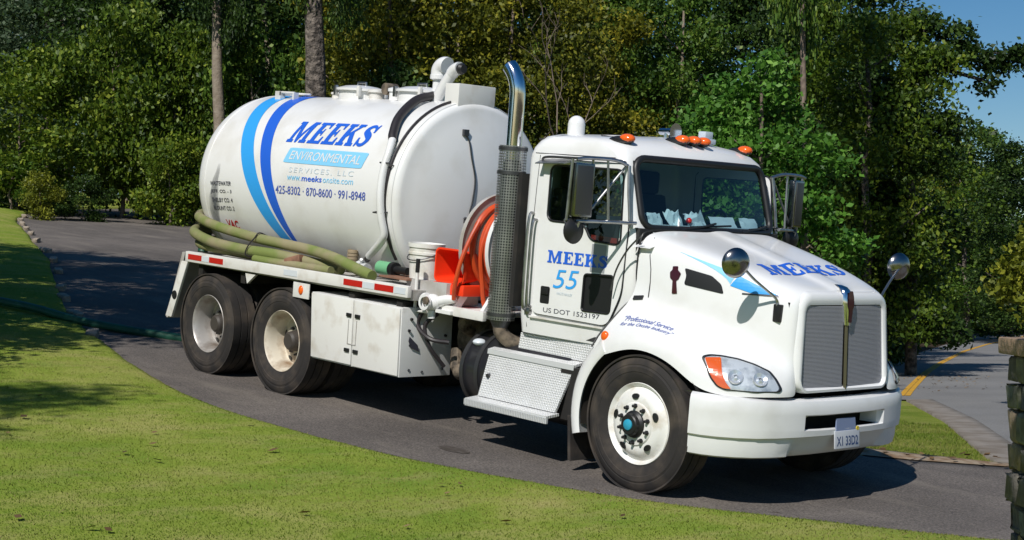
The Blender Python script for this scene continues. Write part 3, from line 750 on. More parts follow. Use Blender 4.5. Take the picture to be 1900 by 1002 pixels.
# ---- frame, axles, underside
m = MB()
for s_ in (-1, 1): m.box(-6.45, .75, s_*.43-.045, s_*.43+.045, .72, .99)
for x in (-6.3, -5.28, -3.9, -2.9, -1.9, -.6, .6): m.box(x-.05, x+.05, -.385, .385, .76, .95)
m.build('frame_rail', FLAT, truck, bevel=.008)
for x in (-4.61, -5.94):
    a = MB(); a.tube([(x, -.95, WR), (x, .95, WR)], .075, 12); a.sphere((x, 0, WR), .23, 16, 10, (1, 1, 1)); a.tube([(x+.2, 0, WR+.03), (x+.55, 0, WR+.1)], [.11, .06], 12); a.build('drive_axle', FLAT, truck)
a = MB(); a.tube([(0, -.95, WR), (0, -.6, WR-.05), (0, .6, WR-.05), (0, .95, WR)], .06, 10)
for s_ in (-1, 1): a.box(-.75, .7, s_*.43-.04, s_*.43+.04, .60, .68)
a.build('front_axle', FLAT, truck)
for s_ in (-1, 1):
    a = MB(); a.add([(-5.85, s_*.5, .66), (-4.7, s_*.5, .66), (-5.05, s_*.5, .86), (-5.5, s_*.5, .86), (-5.85, s_*.56, .66), (-4.7, s_*.56, .66), (-5.05, s_*.56, .86), (-5.5, s_*.56, .86)], [(0, 1, 2, 3), (7, 6, 5, 4), (0, 4, 5, 1), (1, 5, 6, 2), (2, 6, 7, 3), (3, 7, 4, 0)]); a.build('suspension_spring', FLAT, truck)
a = MB(); a.box(-2.3, -.7, -.35, .35, .55, 1.0); a.sphere((-1.6, 0, .72), .36, 16, 10, (1.6, 1, .8)); a.box(-.55, .6, -.38, .38, .6, 1.25); a.tube([(-1.0, 0, .72), (-4.6, 0, .62)], .05, 10); a.build('engine_and_gearbox', FLAT, truck, bevel=.02)
# pump and hoses in the gap behind the cab
a = MB(); a.lathe([(-.16, .02), (-.16, .20), (-.12, .24), (.12, .24), (.16, .20), (.16, .02)], 24, 'x', (-2.55, -.42, .80)); a.box(-2.72, -2.38, -.60, -.30, .50, .60)
a.tube(smooth_path([(-2.5, -.62, .86), (-2.46, -.78, .93), (-2.40, -.80, 1.02)], 5), .05, 10); a.tube([(-2.62, -.70, .70), (-2.56, -.74, .55), (-2.52, -.70, .46)], [.05, .06, .04], 10)
a.sphere((-2.50, -.74, .52), .075, 10, 8); a.sphere((-2.42, -.78, 1.0), .07, 10, 8); a.build('vacuum_pump', GREASE, truck)
for pts, r in (([(-2.62, -.95, 1.02), (-2.72, -1.0, .90), (-2.66, -.98, .72), (-2.60, -.85, .55)], .018), ([(-2.75, -1.0, 1.05), (-2.80, -1.02, .90), (-2.62, -1.02, .80), (-2.5, -.9, .78)], .02), ([(-2.2, -.5, 1.0), (-2.25, -.62, .8), (-2.4, -.6, .62)], .016)):
    MB().tube(smooth_path(pts, 6), r, 8).build('air_line', HOSEB, truck)

# ---- bed: rails, deck, rear plates
def rail(sd_):
    a = MB(); P = []
    for x, z0, z1 in ((-6.43, 1.112, 1.217), (-2.73, 1.145, 1.245)):
        P.append([(x, sd_*1.215, z0), (x, sd_*1.215, z1), (x, sd_*1.17, z1+.003), (x, sd_*1.17, z0)])
    a.loft(P, True, True); return a.build('bed_rail', BODYW, truck, bevel=.006)
rail(-1); rail(1)
a = MB(); a.hexa([(-6.40, -1.168, 1.10), (-2.74, -1.168, 1.12), (-6.40, 1.168, 1.10), (-2.74, 1.168, 1.12), (-6.40, -1.168, 1.185), (-2.74, -1.168, 1.21), (-6.40, 1.168, 1.185), (-2.74, 1.168, 1.21)]); a.build('deck', GREYW, truck)
RX = lambda x: 1.112 + (x+6.43)/3.70*.033
for x0, x1, m_ in ((-6.37, -6.11, REDL), (-6.10, -5.97, RETRO), (-5.96, -5.70, REDL), (-4.62, -4.40, RETRO), (-3.66, -3.38, REDL), (-3.37, -3.21, RETRO), (-3.20, -2.93, REDL), (-2.92, -2.76, RETRO)):
    a = MB(); P = [[(x, -1.2185, RX(x)+.026), (x, -1.2185, RX(x)+.082), (x, -1.214, RX(x)+.082), (x, -1.214, RX(x)+.026)] for x in (x0, x1)]
    a.loft(P, True, True).build('reflector', m_, truck)
for x in (-6.2, -5.4, -4.5, -3.6, -2.9):
    MB().box(x-.04, x+.04, -1.16, 1.16, .99, 1.098).build('cross_member', FLAT, truck)
a = MB(); a.hexa([(-6.76, -1.215, .50), (-6.64, -1.215, .50), (-6.76, -1.185, .50), (-6.64, -1.185, .50), (-6.50, -1.215, 1.11), (-6.38, -1.215, 1.11), (-6.50, -1.185, 1.11), (-6.38, -1.185, 1.11)]); a.build('rear_corner_plate', BODYW, truck, bevel=.005)
a = MB(); a.hexa([(-6.80, -1.18, .48), (-6.74, -1.18, .48), (-6.80, 1.18, .48), (-6.74, 1.18, .48), (-6.55, -1.18, 1.2), (-6.49, -1.18, 1.2), (-6.55, 1.18, 1.2), (-6.49, 1.18, 1.2)]); a.build('tail_plate', GREYW, truck)
for z in (.74,): MB().lathe([(-1.222, .001), (-1.222, .045), (-1.21, .05)], 16, 'y', (-6.70+(z-.5)*.43, 0, z)).build('tail_lamp', BLACK, truck)
# marker bracket ahead of the tandem
a = MB(); a.box(-4.44, -4.18, -1.222, -1.21, .965, 1.108); a.build('marker_bracket', BODYW, truck, bevel=.003)
a = MB(); a.sphere((-4.31, -1.222, 1.04), .036, 16, 8, (1, .5, 1.25)); a.build('side_marker', ORANGE, truck)
MB().add([(-5.32, -1.19, 1.10), (-5.14, -1.19, 1.10), (-5.28, -1.19, 1.00), (-5.32, -1.16, 1.10), (-5.14, -1.16, 1.10), (-5.28, -1.16, 1.00)], [(0, 1, 2), (5, 4, 3), (0, 3, 4, 1), (1, 4, 5, 2), (2, 5, 3, 0)]).build('gusset', BODYW, truck)

# ---- toolbox under the deck
tb = MB(); tb.hexa([(-4.09, -1.205, .43), (-2.78, -1.205, .44), (-4.09, -.62, .43), (-2.78, -.62, .44), (-4.15, -1.205, 1.045), (-2.80, -1.205, 1.05), (-4.15, -.62, 1.045), (-2.80, -.62, 1.05)])
tbo = tb.build('toolbox', mat('toolbox_white', (.66, .66, .645), .5, 0, 0, (7, (.46, .43, .39), .60, .85)), truck, bevel=.006)
for x0, x1, x0t, x1t in ((-4.085, -3.47, -4.135, -3.485), (-3.455, -2.79, -3.47, -2.81)):
    d = MB(); d.hexa([(x0, -1.222, .445), (x1, -1.222, .452), (x0, -1.207, .445), (x1, -1.207, .452), (x0t, -1.222, 1.035), (x1t, -1.222, 1.04), (x0t, -1.207, 1.035), (x1t, -1.207, 1.04)]); d.build('door', BODYW, tbo, bevel=.004)
for x in (-3.53, -3.40):
    for z in (.58, .90): MB().box(x-.035, x+.035, -1.236, -1.221, z-.017, z+.017).build('latch', BLACK, tbo, bevel=.004)
a = MB()
for x0, x1, z0, z1 in ((-3.535, -3.527, .64, .86), (-3.415, -3.407, .64, .86), (-3.535, -3.407, .635, .643)): a.box(x0, x1, -1.227, -1.2215, z0, z1)
a.build('latch_bar', GREYW, tbo)
for y, z in ((-1.1, .5), (-1.1, .72), (-1.1, .95), (-.72, .5), (-.7, .8), (-.95, .48), (-1.12, .85)): MB().lathe([(-2.792, .001), (-2.775, .012), (-2.80, .014)], 8, 'x', (0, y, z)).build('bolt', BLACK, tbo)
a = MB(); a.add([(-2.776, -1.12, .80), (-2.776, -1.02, .72), (-2.776, -1.0, .66), (-2.776, -1.10, .70), (-2.776, -1.13, .76)], [(0, 1, 2, 3, 4)]); a.build('chipped_paint', INK, tbo)

# ---- tank
R0, ZC = .95, 1.98
prof = [(-7.13, .001)]
for k_ in range(1, 13):
    t = math.pi/2*k_/12; prof.append((-6.60-.53*math.cos(t), R0*math.sin(t)))
prof += [(x, R0) for x in np.linspace(-6.56, -3.42, 16)]
for k_ in range(1, 8):
    t = math.pi/2*k_/7; prof.append((-3.42+.09*math.sin(t), R0-.09*(1-math.cos(t))))
for k_ in range(1, 9):
    t = k_/8; prof.append((-3.33+.13*(1-(1-t)**2), (R0-.09)*(1-t)+.001))
tank = MB().lathe(prof, 96, 'x', (0, 0, ZC)).build('tank', TANKW, truck, smooth=60)
def cyl(x, th, off=.003): r = R0+off; return Vector((x, -r*math.cos(th), ZC+r*math.sin(th)))
# weld beads round the tank
for x in (-6.58, -3.40):
    MB().lathe([(x-.014, R0-.002), (x-.007, R0+.004), (x+.007, R0+.004), (x+.014, R0-.002)], 96, 'x', (0, 0, ZC)).build('weld_seam', TANKW, tank)
def stripe(name, left, right, m_):
    L = np.array(left); Rr_ = np.array(right); th = np.linspace(-42, 104, 56)
    def ev(A):
        o = np.argsort(A[:, 1]); c = np.polyfit(A[o, 1], A[o, 0], 3); return np.where(th < 74, np.polyval(c, th), np.polyval(c, 74) + (th-74)*np.polyval(np.polyder(c), 74))
    a, b = ev(L), ev(Rr_); mb = MB(); rings = []
    for i, t in enumerate(th):
        t_ = rad(t); rings.append([cyl(a[i]*(1-q)+b[i]*q, t_) for q in np.linspace(0, 1, 5)])
    return mb.loft(rings, False).build(name, m_, tank, smooth=60)
stripe('stripe', [(-6.40, 69), (-6.27, 48.7), (-6.163, 35.2), (-6.02, 22.8), (-5.865, 9.1), (-5.706, -5.1), (-5.548, -17.8), (-5.399, -28.4), (-5.308, -32.3)], [(-6.16, 70.4), (-6.038, 49.3), (-5.93, 35.8), (-5.802, 23.4), (-5.659, 11.1), (-5.51, -1.7), (-5.356, -14.2), (-5.224, -26), (-5.154, -32.2)], SKYB)
stripe('stripe', [(-6.02, 71.2), (-5.87, 49.8), (-5.777, 36.2), (-5.69, 25.1), (-5.584, 12.7), (-5.454, -.2), (-5.297, -14), (-5.172, -28.6), (-5.134, -32.1)], [(-5.78, 72.7), (-5.66, 50.4), (-5.589, 36.7), (-5.498, 24.2), (-5.402, 13.2), (-5.283, .4), (-5.162, -13.4), (-5.069, -29.5)], BLUED)
def tank_map(bl, br, tl, tr, off=.004):     # corners as (x, degrees)
    def f(u, v_):
        x = (bl[0]*(1-u)+br[0]*u)*(1-v_)+(tl[0]*(1-u)+tr[0]*u)*v_; t = (bl[1]*(1-u)+br[1]*u)*(1-v_)+(tl[1]*(1-u)+tr[1]*u)*v_
        return cyl(x, rad(t), off)
    return f
decal('lettering', slab('MEEKS', .22), tank_map((-5.28, 28), (-3.93, 28), (-5.28, 44), (-3.93, 44)), BLUED, tank, (12, 8))
V_, F_ = fill2d([round_poly([(0, 0), (.965, 0), (1, 1), (.035, 1)], .06)])
decal('name_panel', (V_, F_), tank_map((-5.19, 14.8), (-3.86, 14.8), (-5.19, 24.4), (-3.86, 24.4)), SKYL, tank, (12, 8))
decal('lettering', text2d('ENVIRONMENTAL', .0, .15), tank_map((-5.10, 16.9), (-3.95, 16.9), (-5.10, 22.4), (-3.95, 22.4), .0065), WHITE, tank, (12, 6))
decal('lettering', text2d('SERVICES, LLC', .0, 0, 1.3), tank_map((-5.05, 8.6), (-4.00, 9.4), (-5.05, 12.2), (-4.00, 13.0)), PALE, tank, (6, 4))
decal('lettering', text2d('www.'), tank_map((-5.06, 4.3), (-4.83, 4.5), (-5.06, 7.0), (-4.83, 7.2)), SKYL, tank, (2, 3))
decal('lettering', text2d('onsite.com'), tank_map((-4.46, 4.8), (-3.98, 5.2), (-4.46, 8.2), (-3.98, 8.6)), SKYL, tank, (4, 4))
decal('lettering', text2d('meeks', .012), tank_map((-4.81, 4.5), (-4.48, 4.8), (-4.81, 8.0), (-4.48, 8.3)), BLUED, tank, (3, 4))
decal('lettering', text2d('425-8302 · 870-8600 · 991-8948', .008), tank_map((-5.24, -4.3), (-3.77, -3.0), (-5.24, .6), (-3.77, 1.9)), INKV, tank, (8, 4))
for k_, tx in enumerate(('WASTEWATER', 'JEFF. CO. - 3', 'SHELBY CO. 4', 'BLOUNT CO. 2')):
    t0 = -1.6-k_*5.2; decal('lettering', text2d(tx, .012), tank_map((-6.46+.01*k_, t0-2.2), (-6.06+.01*k_, t0-1.2), (-6.46+.01*k_, t0+.5), (-6.06+.01*k_, t0+1.5), .004), INK, tank, (4, 3))
decal('lettering', text2d('VAC', .02), tank_map((-6.26, -31), (-6.03, -31), (-6.26, -25), (-6.03, -25)), REDL, tank, (3, 3))
# dappled tree shade painted as a dark smear on the tail
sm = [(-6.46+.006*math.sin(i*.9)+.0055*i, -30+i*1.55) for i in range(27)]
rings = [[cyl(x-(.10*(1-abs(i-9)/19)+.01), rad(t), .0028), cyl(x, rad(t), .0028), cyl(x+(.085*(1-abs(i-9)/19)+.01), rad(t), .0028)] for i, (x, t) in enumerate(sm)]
def shade_smear_mat():
    mm = bpy.data.materials.new('shade_smear'); mm.use_nodes = True; t = mm.node_tree; b = t.nodes['Principled BSDF']; b.inputs['Base Color'].default_value = (.10, .11, .12, 1); b.inputs['Roughness'].default_value = .8
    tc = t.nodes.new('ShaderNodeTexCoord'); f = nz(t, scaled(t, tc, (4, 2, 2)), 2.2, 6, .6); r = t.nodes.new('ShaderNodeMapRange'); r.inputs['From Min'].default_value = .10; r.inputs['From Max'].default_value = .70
    at = t.nodes.new('ShaderNodeAttribute'); at.attribute_name = 'shade_mask'; mu = t.nodes.new('ShaderNodeMath'); mu.operation = 'MULTIPLY'
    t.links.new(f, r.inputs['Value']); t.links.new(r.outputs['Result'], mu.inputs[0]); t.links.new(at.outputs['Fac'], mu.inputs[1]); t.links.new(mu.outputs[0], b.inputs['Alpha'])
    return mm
so = MB().loft(rings, False).build('shade_smear', shade_smear_mat(), tank, smooth=60)
a_ = so.data.attributes.new('shade_mask', 'FLOAT', 'POINT'); cen = {}
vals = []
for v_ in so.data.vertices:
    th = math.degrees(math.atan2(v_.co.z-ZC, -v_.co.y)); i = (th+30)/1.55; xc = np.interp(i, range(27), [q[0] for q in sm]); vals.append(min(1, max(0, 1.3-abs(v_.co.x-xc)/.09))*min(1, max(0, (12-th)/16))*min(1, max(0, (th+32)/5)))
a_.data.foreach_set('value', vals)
# saddle under the tank
a = MB()
for x in (-6.0, -4.95, -4.25, -3.55): a.box(x-.05, x+.05, -.62, .62, 1.186, 1.30)
for s_ in (-1, 1): a.box(-6.2, -3.4, s_*.5-.04, s_*.5+.04, 1.0, 1.26)
a.build('tank_saddle', GREYW, truck)
# manholes and fittings along the top
def manhole(x, r=.235, h=.155):
    z = ZC+R0-.04; mh = MB().lathe([(z, r), (z+h*.72, r), (z+h*.72, r+.03), (z+h*.86, r+.03), (z+h*.90, r+.01), (z+h*1.05, r*.72), (z+h*1.12, r*.3), (z+h*1.13, .001)], 36, 'z', (x, 0, 0)).build('manhole', WHITE, tank, smooth=35)
    for k_ in range(5):
        a = 2*math.pi*(k_+.4)/5; cx, cy = x+math.cos(a)*(r+.035), math.sin(a)*(r+.035)
        MB().box(cx-.018, cx+.018, cy-.018, cy+.018, z+h*.35, z+h*1.02).build('clamp', STEEL if k_ % 2 else BODYW, mh, bevel=.004)
    MB().tube([(x-.07, 0, z+h*1.08), (x-.07, 0, z+h*1.3), (x+.07, 0, z+h*1.3), (x+.07, 0, z+h*1.08)], .012, 8).build('handle', STEEL, mh)
manhole(-5.20); manhole(-4.22)
for x, r, h in ((-4.88, .075, .13), (-4.58, .06, .15), (-5.56, .05, .09)):
    MB().lathe([(2.9, r), (2.9+h*.7, r), (2.9+h*.7, r*1.25), (2.9+h*.9, r*1.25), (2.9+h, r*.6), (2.9+h, .001)], 20, 'z', (x, -.05, 0)).build('valve', BODYW if r != .06 else WHITE, tank)
a = MB(); a.lathe([(-.07, .001), (-.07, .06), (.07, .06), (.07, .001)], 16, 'y', (-4.70, -.02, 3.03)); a.tube([(-4.70, 0, 2.9), (-4.70, 0, 3.02)], .03, 10); a.build('gauge', GREASE, tank)
a = MB(); a.tube([(-3.98, 0, 2.9), (-3.98, 0, 3.17)], .055, 20); a.lathe([(3.13, .055), (3.14, .085), (3.18, .085), (3.19, .07)], 20, 'z', (-3.98, 0, 0))
a.tube([(-3.98, 0, 3.17)]+[Vector((-3.98+.085*(1-math.cos(t)), 0, 3.205+.075*math.sin(t))) for t in np.linspace(0, math.pi*.62, 10)], .080, 22); a.build('vent_elbow', WHITE, tank, smooth=40)
a = MB(); a.tube([(-3.89, -.12, 2.88), (-3.79, -.10, 3.05), (-3.69, -.08, 3.19)], .055, 16); a.tube([Vector((-3.69+.04*math.sin(t), -.08, 3.19+.05*(math.sin(t)))) + Vector((.06*(1-math.cos(t)), 0, 0)) for t in np.linspace(0, 1.7, 7)], .062, 16); a.build('relief_pipe', WHITE, tank, smooth=40)
MB().lathe([(-3.60, .045), (-3.55, .055), (-3.52, .04), (-3.52, .001)], 16, 'x', (0, -.08, 3.235)).build('pipe_mouth', BLACK, tank)
MB().box(-3.56, -3.36, -.26, .20, 2.82, 3.085).build('top_box', BODYW, tank, bevel=.008)
a = MB(); a.box(-6.30, -6.20, -.32, -.26, 2.86, 2.965); a.box(-5.98, -5.95, -.32, -.26, 2.86, 2.955); a.tube([(-6.28, -.30, 2.955), (-5.965, -.30, 2.95)], .012, 8); a.tube([(-6.28, -.10, 2.955), (-5.965, -.10, 2.95)], .012, 8); a.box(-6.22, -6.20, -.32, -.09, 2.92, 2.96); a.build('grab_bracket', BODYW, tank)
# drain pipe and rubber hose hugging the front of the tank
hp_ = smooth_path([cyl(-3.88, rad(82), .05), cyl(-3.80, rad(66), .06), cyl(-3.70, rad(48), .06), cyl(-3.60, rad(36), .055), cyl(-3.555, rad(32), .05)], 7)
MB().tube(hp_, .042, 14).build('rubber_hose', HOSEB, tank)
MB().tube([cyl(-3.47, rad(t), .012) for t in range(80, -40, -4)], .014, 8).build('rubber_seal', HOSEB, tank)
pp = [cyl(-3.57, rad(33.5), .05), cyl(-3.54, rad(30), .055)] + [cyl(-3.52+.07*(30-t)/50, rad(t), .055) for t in range(24, -19, -6)] + [cyl(-3.47, rad(-21), .06), cyl(-3.55, rad(-25), .06), cyl(-3.80, rad(-34), .06)]
MB().tube(smooth_path(pp, 4), .036, 14).build('drain_pipe', WHITE, tank, smooth=40)
MB().tube([cyl(-3.80, rad(-34), .06), cyl(-3.86, rad(-36.5), .06)], .03, 12).build('pipe_mouth', BLACK, tank)
for t in (18, -8): MB().tube([cyl(-3.56, rad(t), 0), cyl(-3.56, rad(t), .07), cyl(-3.44, rad(t), .07), cyl(-3.44, rad(t), 0)], .008, 6).build('pipe_clip', DKSTEEL, tank)
# level gauge cable on the front head
fx = lambda y, z: (-3.33+.13*(1-(math.hypot(y, z-ZC)/(R0-.09))**2)) + .012
cab_ = [(-.22, 2.62), (-.18, 2.55), (-.16, 2.40), (-.12, 2.20), (-.14, 2.00), (-.16, 1.88), (-.10, 1.80), (-.14, 1.74)]
MB().tube(smooth_path([(fx(y, z), y, z) for y, z in cab_], 5), .008, 8).build('gauge_cable', DKSTEEL, tank)
a = MB(); a.box(fx(-.22, 2.63)-.01, fx(-.22, 2.63)+.02, -.25, -.19, 2.60, 2.66); a.box(fx(-.14, 1.8)-.01, fx(-.14, 1.8)+.025, -.22, -.10, 1.79, 1.82); a.tube([(fx(-.22, 1.82)+.01, -.22, 1.84), (fx(-.12, 1.7)+.01, -.10, 1.70)], .016, 8); a.build('gauge_fitting', DKSTEEL, tank)

# ---- reel platform, front deck
a = MB(); a.box(-2.73, -2.0, -.98, .98, 1.055, 1.095); a.box(-2.52, -1.98, -.995, -.95, 1.03, 1.11); a.build('reel_platform', BODYW, truck, bevel=.006)
a = MB(); a.hexa([(-3.02, -1.0, 1.10), (-2.47, -1.0, 1.105), (-3.02, -.62, 1.10), (-2.47, -.62, 1.105), (-3.02, -1.0, 1.285), (-2.47, -1.0, 1.30), (-3.02, -.62, 1.285), (-2.47, -.62, 1.30)]); a.build('shelf_box', GREYW, truck, bevel=.006)
MB().box(-3.35, -2.95, -1.06, -.66, 1.272, 1.286).build('shelf_board', WOOD, truck)
a = MB(); a.tube([(-2.83, -1.04, 1.42), (-2.83, -1.04, 1.02), (-2.66, -1.04, 1.03)], .016, 8); a.build('guard_bar', BODYW, truck)
MB().tube([(-2.83, -1.04, 1.36), (-2.83, -1.04, 1.48)], .019, 8).build('bar_grip', BLACK, truck)
a = MB(); a.sphere((-2.62, -1.02, 1.12), .075, 16, 10, (1.2, .9, 1)); a.lathe([(-.10, .05), (-.10, .075), (-.075, .075), (-.07, .05)], 16, 'x', (-2.62, -1.02, 1.12)); a.lathe([(-.10, .045), (-.10, .07), (-.07, .07), (-.07, .045)], 16, 'y', (-2.62, -1.02, 1.12)); a.tube([(-2.60, -1.0, 1.12), (-2.47, -.98, 1.16), (-2.40, -.95, 1.17)], [.05, .045, .03], 14); a.tube([(-2.62, -1.02, 1.05), (-2.62, -1.02, .98)], .035, 12); a.box(-2.56, -2.36, -1.03, -.93, 1.04, 1.07)
vb = a.build('ball_valve', WHITE, truck, smooth=40)
MB().lathe([(-.115, .001), (-.115, .035), (-.10, .035)], 14, 'y', (-2.58, -1.02, 1.14)).build('gauge_face', GREASE, vb)
# hose reel: flanges, drum, wound orange hose, A-frame
rc = Vector((0, -.47, 1.63)); reel = empty('hose_reel', truck)
def disc(x0, x1, r, name, m_):
    MB().lathe([(x0, .001), (x0, r-.015), (x0-.012, r), (x1+.012, r), (x1, r-.015), (x1, .001)], 56, 'x', rc).build(name, m_, reel)
disc(-2.40, -2.38, .475, 'rear_flange', GREYW); disc(-2.11, -2.09, .43, 'front_flange', WHITE)
MB().lathe([(-2.385, .30), (-2.105, .30)], 40, 'x', rc).build('drum', BODYW, reel)
r_h = random.Random(2); path = []
for k_ in range(9*36):
    a = 2*math.pi*k_/36; x = -2.35+.22*(0.5-0.5*math.cos(k_/36/9*math.pi*3)); path.append(rc+Vector((x, math.cos(a)*(.375+.02*math.sin(k_*.11)), math.sin(a)*(.375+.02*math.sin(k_*.11)))))
MB().tube(path, .023, 8).build('wound_hose', HOSEO, reel)
for sl, x in ((.52, -2.20),):
    pth = smooth_path([(x, -.60, 2.0), (x, -.77, 1.86), (x, -.87, 1.62), (x, -.87+(.6-sl)*.4, 1.35), (x+.04, -.80, 1.63-sl), (x+.06, -.62, 1.66-sl), (x+.05, -.4, 1.25)], 6)
    MB().tube(pth, .021, 8).build('slack_hose', HOSEO, reel)
MB().tube(smooth_path([(-2.40, -.97, 1.17), (-2.36, -1.0, 1.30), (-2.32, -.99, 1.50), (-2.30, -.92, 1.70), (-2.29, -.84, 1.85)], 6), .019, 8).build('hose_lead', HOSEO, reel)
for x in (-2.44, -2.06):
    a = MB(); a.hexa([(x-.02, -.95, 1.096), (x+.02, -.95, 1.096), (x-.02, -.86, 1.096), (x+.02, -.86, 1.096), (x-.02, -.52, 1.70), (x+.02, -.52, 1.70), (x-.02, -.42, 1.70), (x+.02, -.42, 1.70)])
    a.hexa([(x-.02, -.08, 1.096), (x+.02, -.08, 1.096), (x-.02, .01, 1.096), (x+.02, .01, 1.096), (x-.02, -.52, 1.70), (x+.02, -.52, 1.70), (x-.02, -.42, 1.70), (x+.02, -.42, 1.70)]); a.build('stand', WHITE, reel)
MB().tube([(-2.52, -.47, 1.63), (-2.05, -.47, 1.63)], .03, 12).build('spindle', DKSTEEL, reel)
# ---- black fuel tank with straps, steps
MB().lathe([(-2.22, .001), (-2.22, .24), (-2.20, .305), (-2.16, .325), (-1.0, .325), (-.95, .30), (-.95, .001)], 56, 'x', (0, -.70, .60)).build('fuel_tank', mat('fuel_tank_black', (.018, .018, .022), .35, 0, .3), truck, smooth=30)
for x in (-2.185, -2.00): MB().lathe([(x, .326), (x, .338), (x+.045, .338), (x+.045, .326)], 56, 'x', (0, -.70, .60)).build('tank_strap', DKSTEEL, truck)
a = MB(); a.sphere((-2.08, -.92, .84), .06, 14, 8, (1, 1, .55)); a.build('filler_cap', RETRO, truck)
def uvpanel(name, P, m_, parent, th=0):
    """flat quad with metric UVs for the tread relief, folded back at its edges"""
    me = bpy.data.meshes.new(name); P = [Vector(p) for p in P]; n = (P[1]-P[0]).cross(P[3]-P[0]).normalized(); Q = [p-n*.02 for p in P]
    me.from_pydata(P+Q, [], [(0, 1, 2, 3), (7, 6, 5, 4), (0, 4, 5, 1), (1, 5, 6, 2), (2, 6, 7, 3), (3, 7, 4, 0)])
    ul = me.uv_layers.new(name='UVMap'); u = (P[1]-P[0]).normalized(); v_ = n.cross(u)
    for l in me.loops: q = me.vertices[l.vertex_index].co-P[0]; ul.data[l.index].uv = (q.dot(u), q.dot(v_))
    me.materials.append(m_); return link(name, me, parent)
step = empty('step_box', truck)
uvpanel('riser', [(-1.87, -1.085, .425), (-.95, -1.085, .435), (-.87, -.985, .80), (-1.87, -.985, .795)], TREAD, step)
uvpanel('lower_tread', [(-1.90, -1.20, .405), (-.92, -1.20, .415), (-.92, -1.06, .43), (-1.90, -1.06, .42)], TREAD, step)
uvpanel('tread_lip', [(-1.90, -1.203, .345), (-.92, -1.203, .355), (-.92, -1.20, .412), (-1.90, -1.20, .402)], GALV, step)
uvpanel('upper_tread', [(-1.88, -1.00, .815), (-.86, -1.00, .82), (-.86, -.86, .85), (-1.88, -.86, .845)], TREAD, step)
uvpanel('tread_lip', [(-1.88, -1.003, .775), (-.86, -1.003, .78), (-.86, -1.0, .822), (-1.88, -1.0, .817)], GALV, step)
uvpanel('upper_riser', [(-1.62, -.90, .846), (-.72, -.90, .852), (-.66, -.88, 1.02), (-1.62, -.88, .985)], TREAD, step)
a = MB()
for i in range(49): a.box(-1.895+i*.02, -1.887+i*.02, -1.213, -1.202, .356, .401)
a.build('tread_teeth', GALV, step)['kind'] = 'stuff'
MB().box(-1.86, -.93, -.955, -.55, .40, .79).build('box_body', FLAT, step)
MB().lathe([(-1.06, .001), (-1.06, .018), (-1.03, .02)], 12, 'y', (-1.80, 0, .60)).build('knob', DKSTEEL, step)
a = MB(); a.box(-1.0, -.80, -1.0, -.6, .38, .80); a.build('bracket', FLAT, step)

# ---- exhaust stack
st = empty('exhaust_stack', truck); sx, sy = -1.80, -.955
MB().tube([(sx, sy, 2.3), (sx, sy, 2.85), (sx, sy, 2.95)] + [Vector((sx-.30*(1-math.cos(t)), sy-.02*t, 2.95+.30*math.sin(t))) for t in np.linspace(.12, .85, 9)], .066, 28, caps=False).build('pipe', CHROME, st, smooth=60)
MB().lathe([(1.0, .06), (1.05, .085), (2.30, .085), (2.40, .066)], 28, 'z', (sx, sy, 0)).build('muffler', DKSTEEL, st)
gd = MB().lathe([(1.07, .118), (2.52, .118)], 32, 'z', (sx, sy, 0), a0=rad(165), a1=rad(395)).build('heat_guard', PERF, st, smooth=60)
ul = gd.data.uv_layers.new(name='UVMap')
for l in gd.data.loops:
    q = gd.data.vertices[l.vertex_index].co; a = math.atan2(q.y-sy, q.x-sx) % (2*math.pi); ul.data[l.index].uv = (a*.118, q.z)
for z in (1.10, 2.28, 2.48): MB().lathe([(z, .119), (z, .124), (z+.03, .124), (z+.03, .119)], 32, 'z', (sx, sy, 0), a0=rad(165), a1=rad(395)).build('guard_band', DKSTEEL, st)
MB().tube(smooth_path([(sx, sy, 1.06), (sx+.01, sy+.01, .96), (sx+.08, sy+.10, .88), (sx+.22, sy+.3, .82)], 6), .062, 18).build('elbow', GREASE, st)
MB().box(-1.74, -1.64, -.98, -.88, 1.2, 2.3).build('bracket', FLAT, st)
# ---- cab shell: rings of a rounded plan at rising heights, openings left for glass
cab = empty('cab', truck)
def TAP(x): return .055*min(1.1, max(0, (x+1.42)/.95))
def ring(z, xr, xf, hw, r, bow, dz=0, fz=0):
    """right half from rear centre to front centre, then mirrored; bow = how far the front bulges at the centre"""
    P = [(xr, 0), (xr, -.36), (xr, -(hw-r))]
    for a in (22.5, 45, 67.5): P.append((xr+r-r*math.cos(rad(a)), -(hw-r)-r*math.sin(rad(a))))
    P.append((xr+r, -hw))
    for x in (-1.40, -1.335, -.92, -.575, -.52): P.append((min(x, xf-r-.005), -hw))
    P.append((xf-r, -hw))
    for a in (22.5, 45, 67.5): P.append((xf-r+r*math.sin(rad(a)), -(hw-r)-r*math.cos(rad(a))))
    for y in (hw-r, hw-r-.05, .40, 0): P.append((xf+bow*(1-(y/(hw-r))**2), -y))
    P = [(x, y*(1-TAP(x)/hw)) for x, y in P]
    Q = [Vector((x, y, z+dz*(1-(abs(y)/hw)**2))) for x, y in P]
    return Q + [Vector((p.x, -p.y, p.z)) for p in Q[-2:0:-1]]
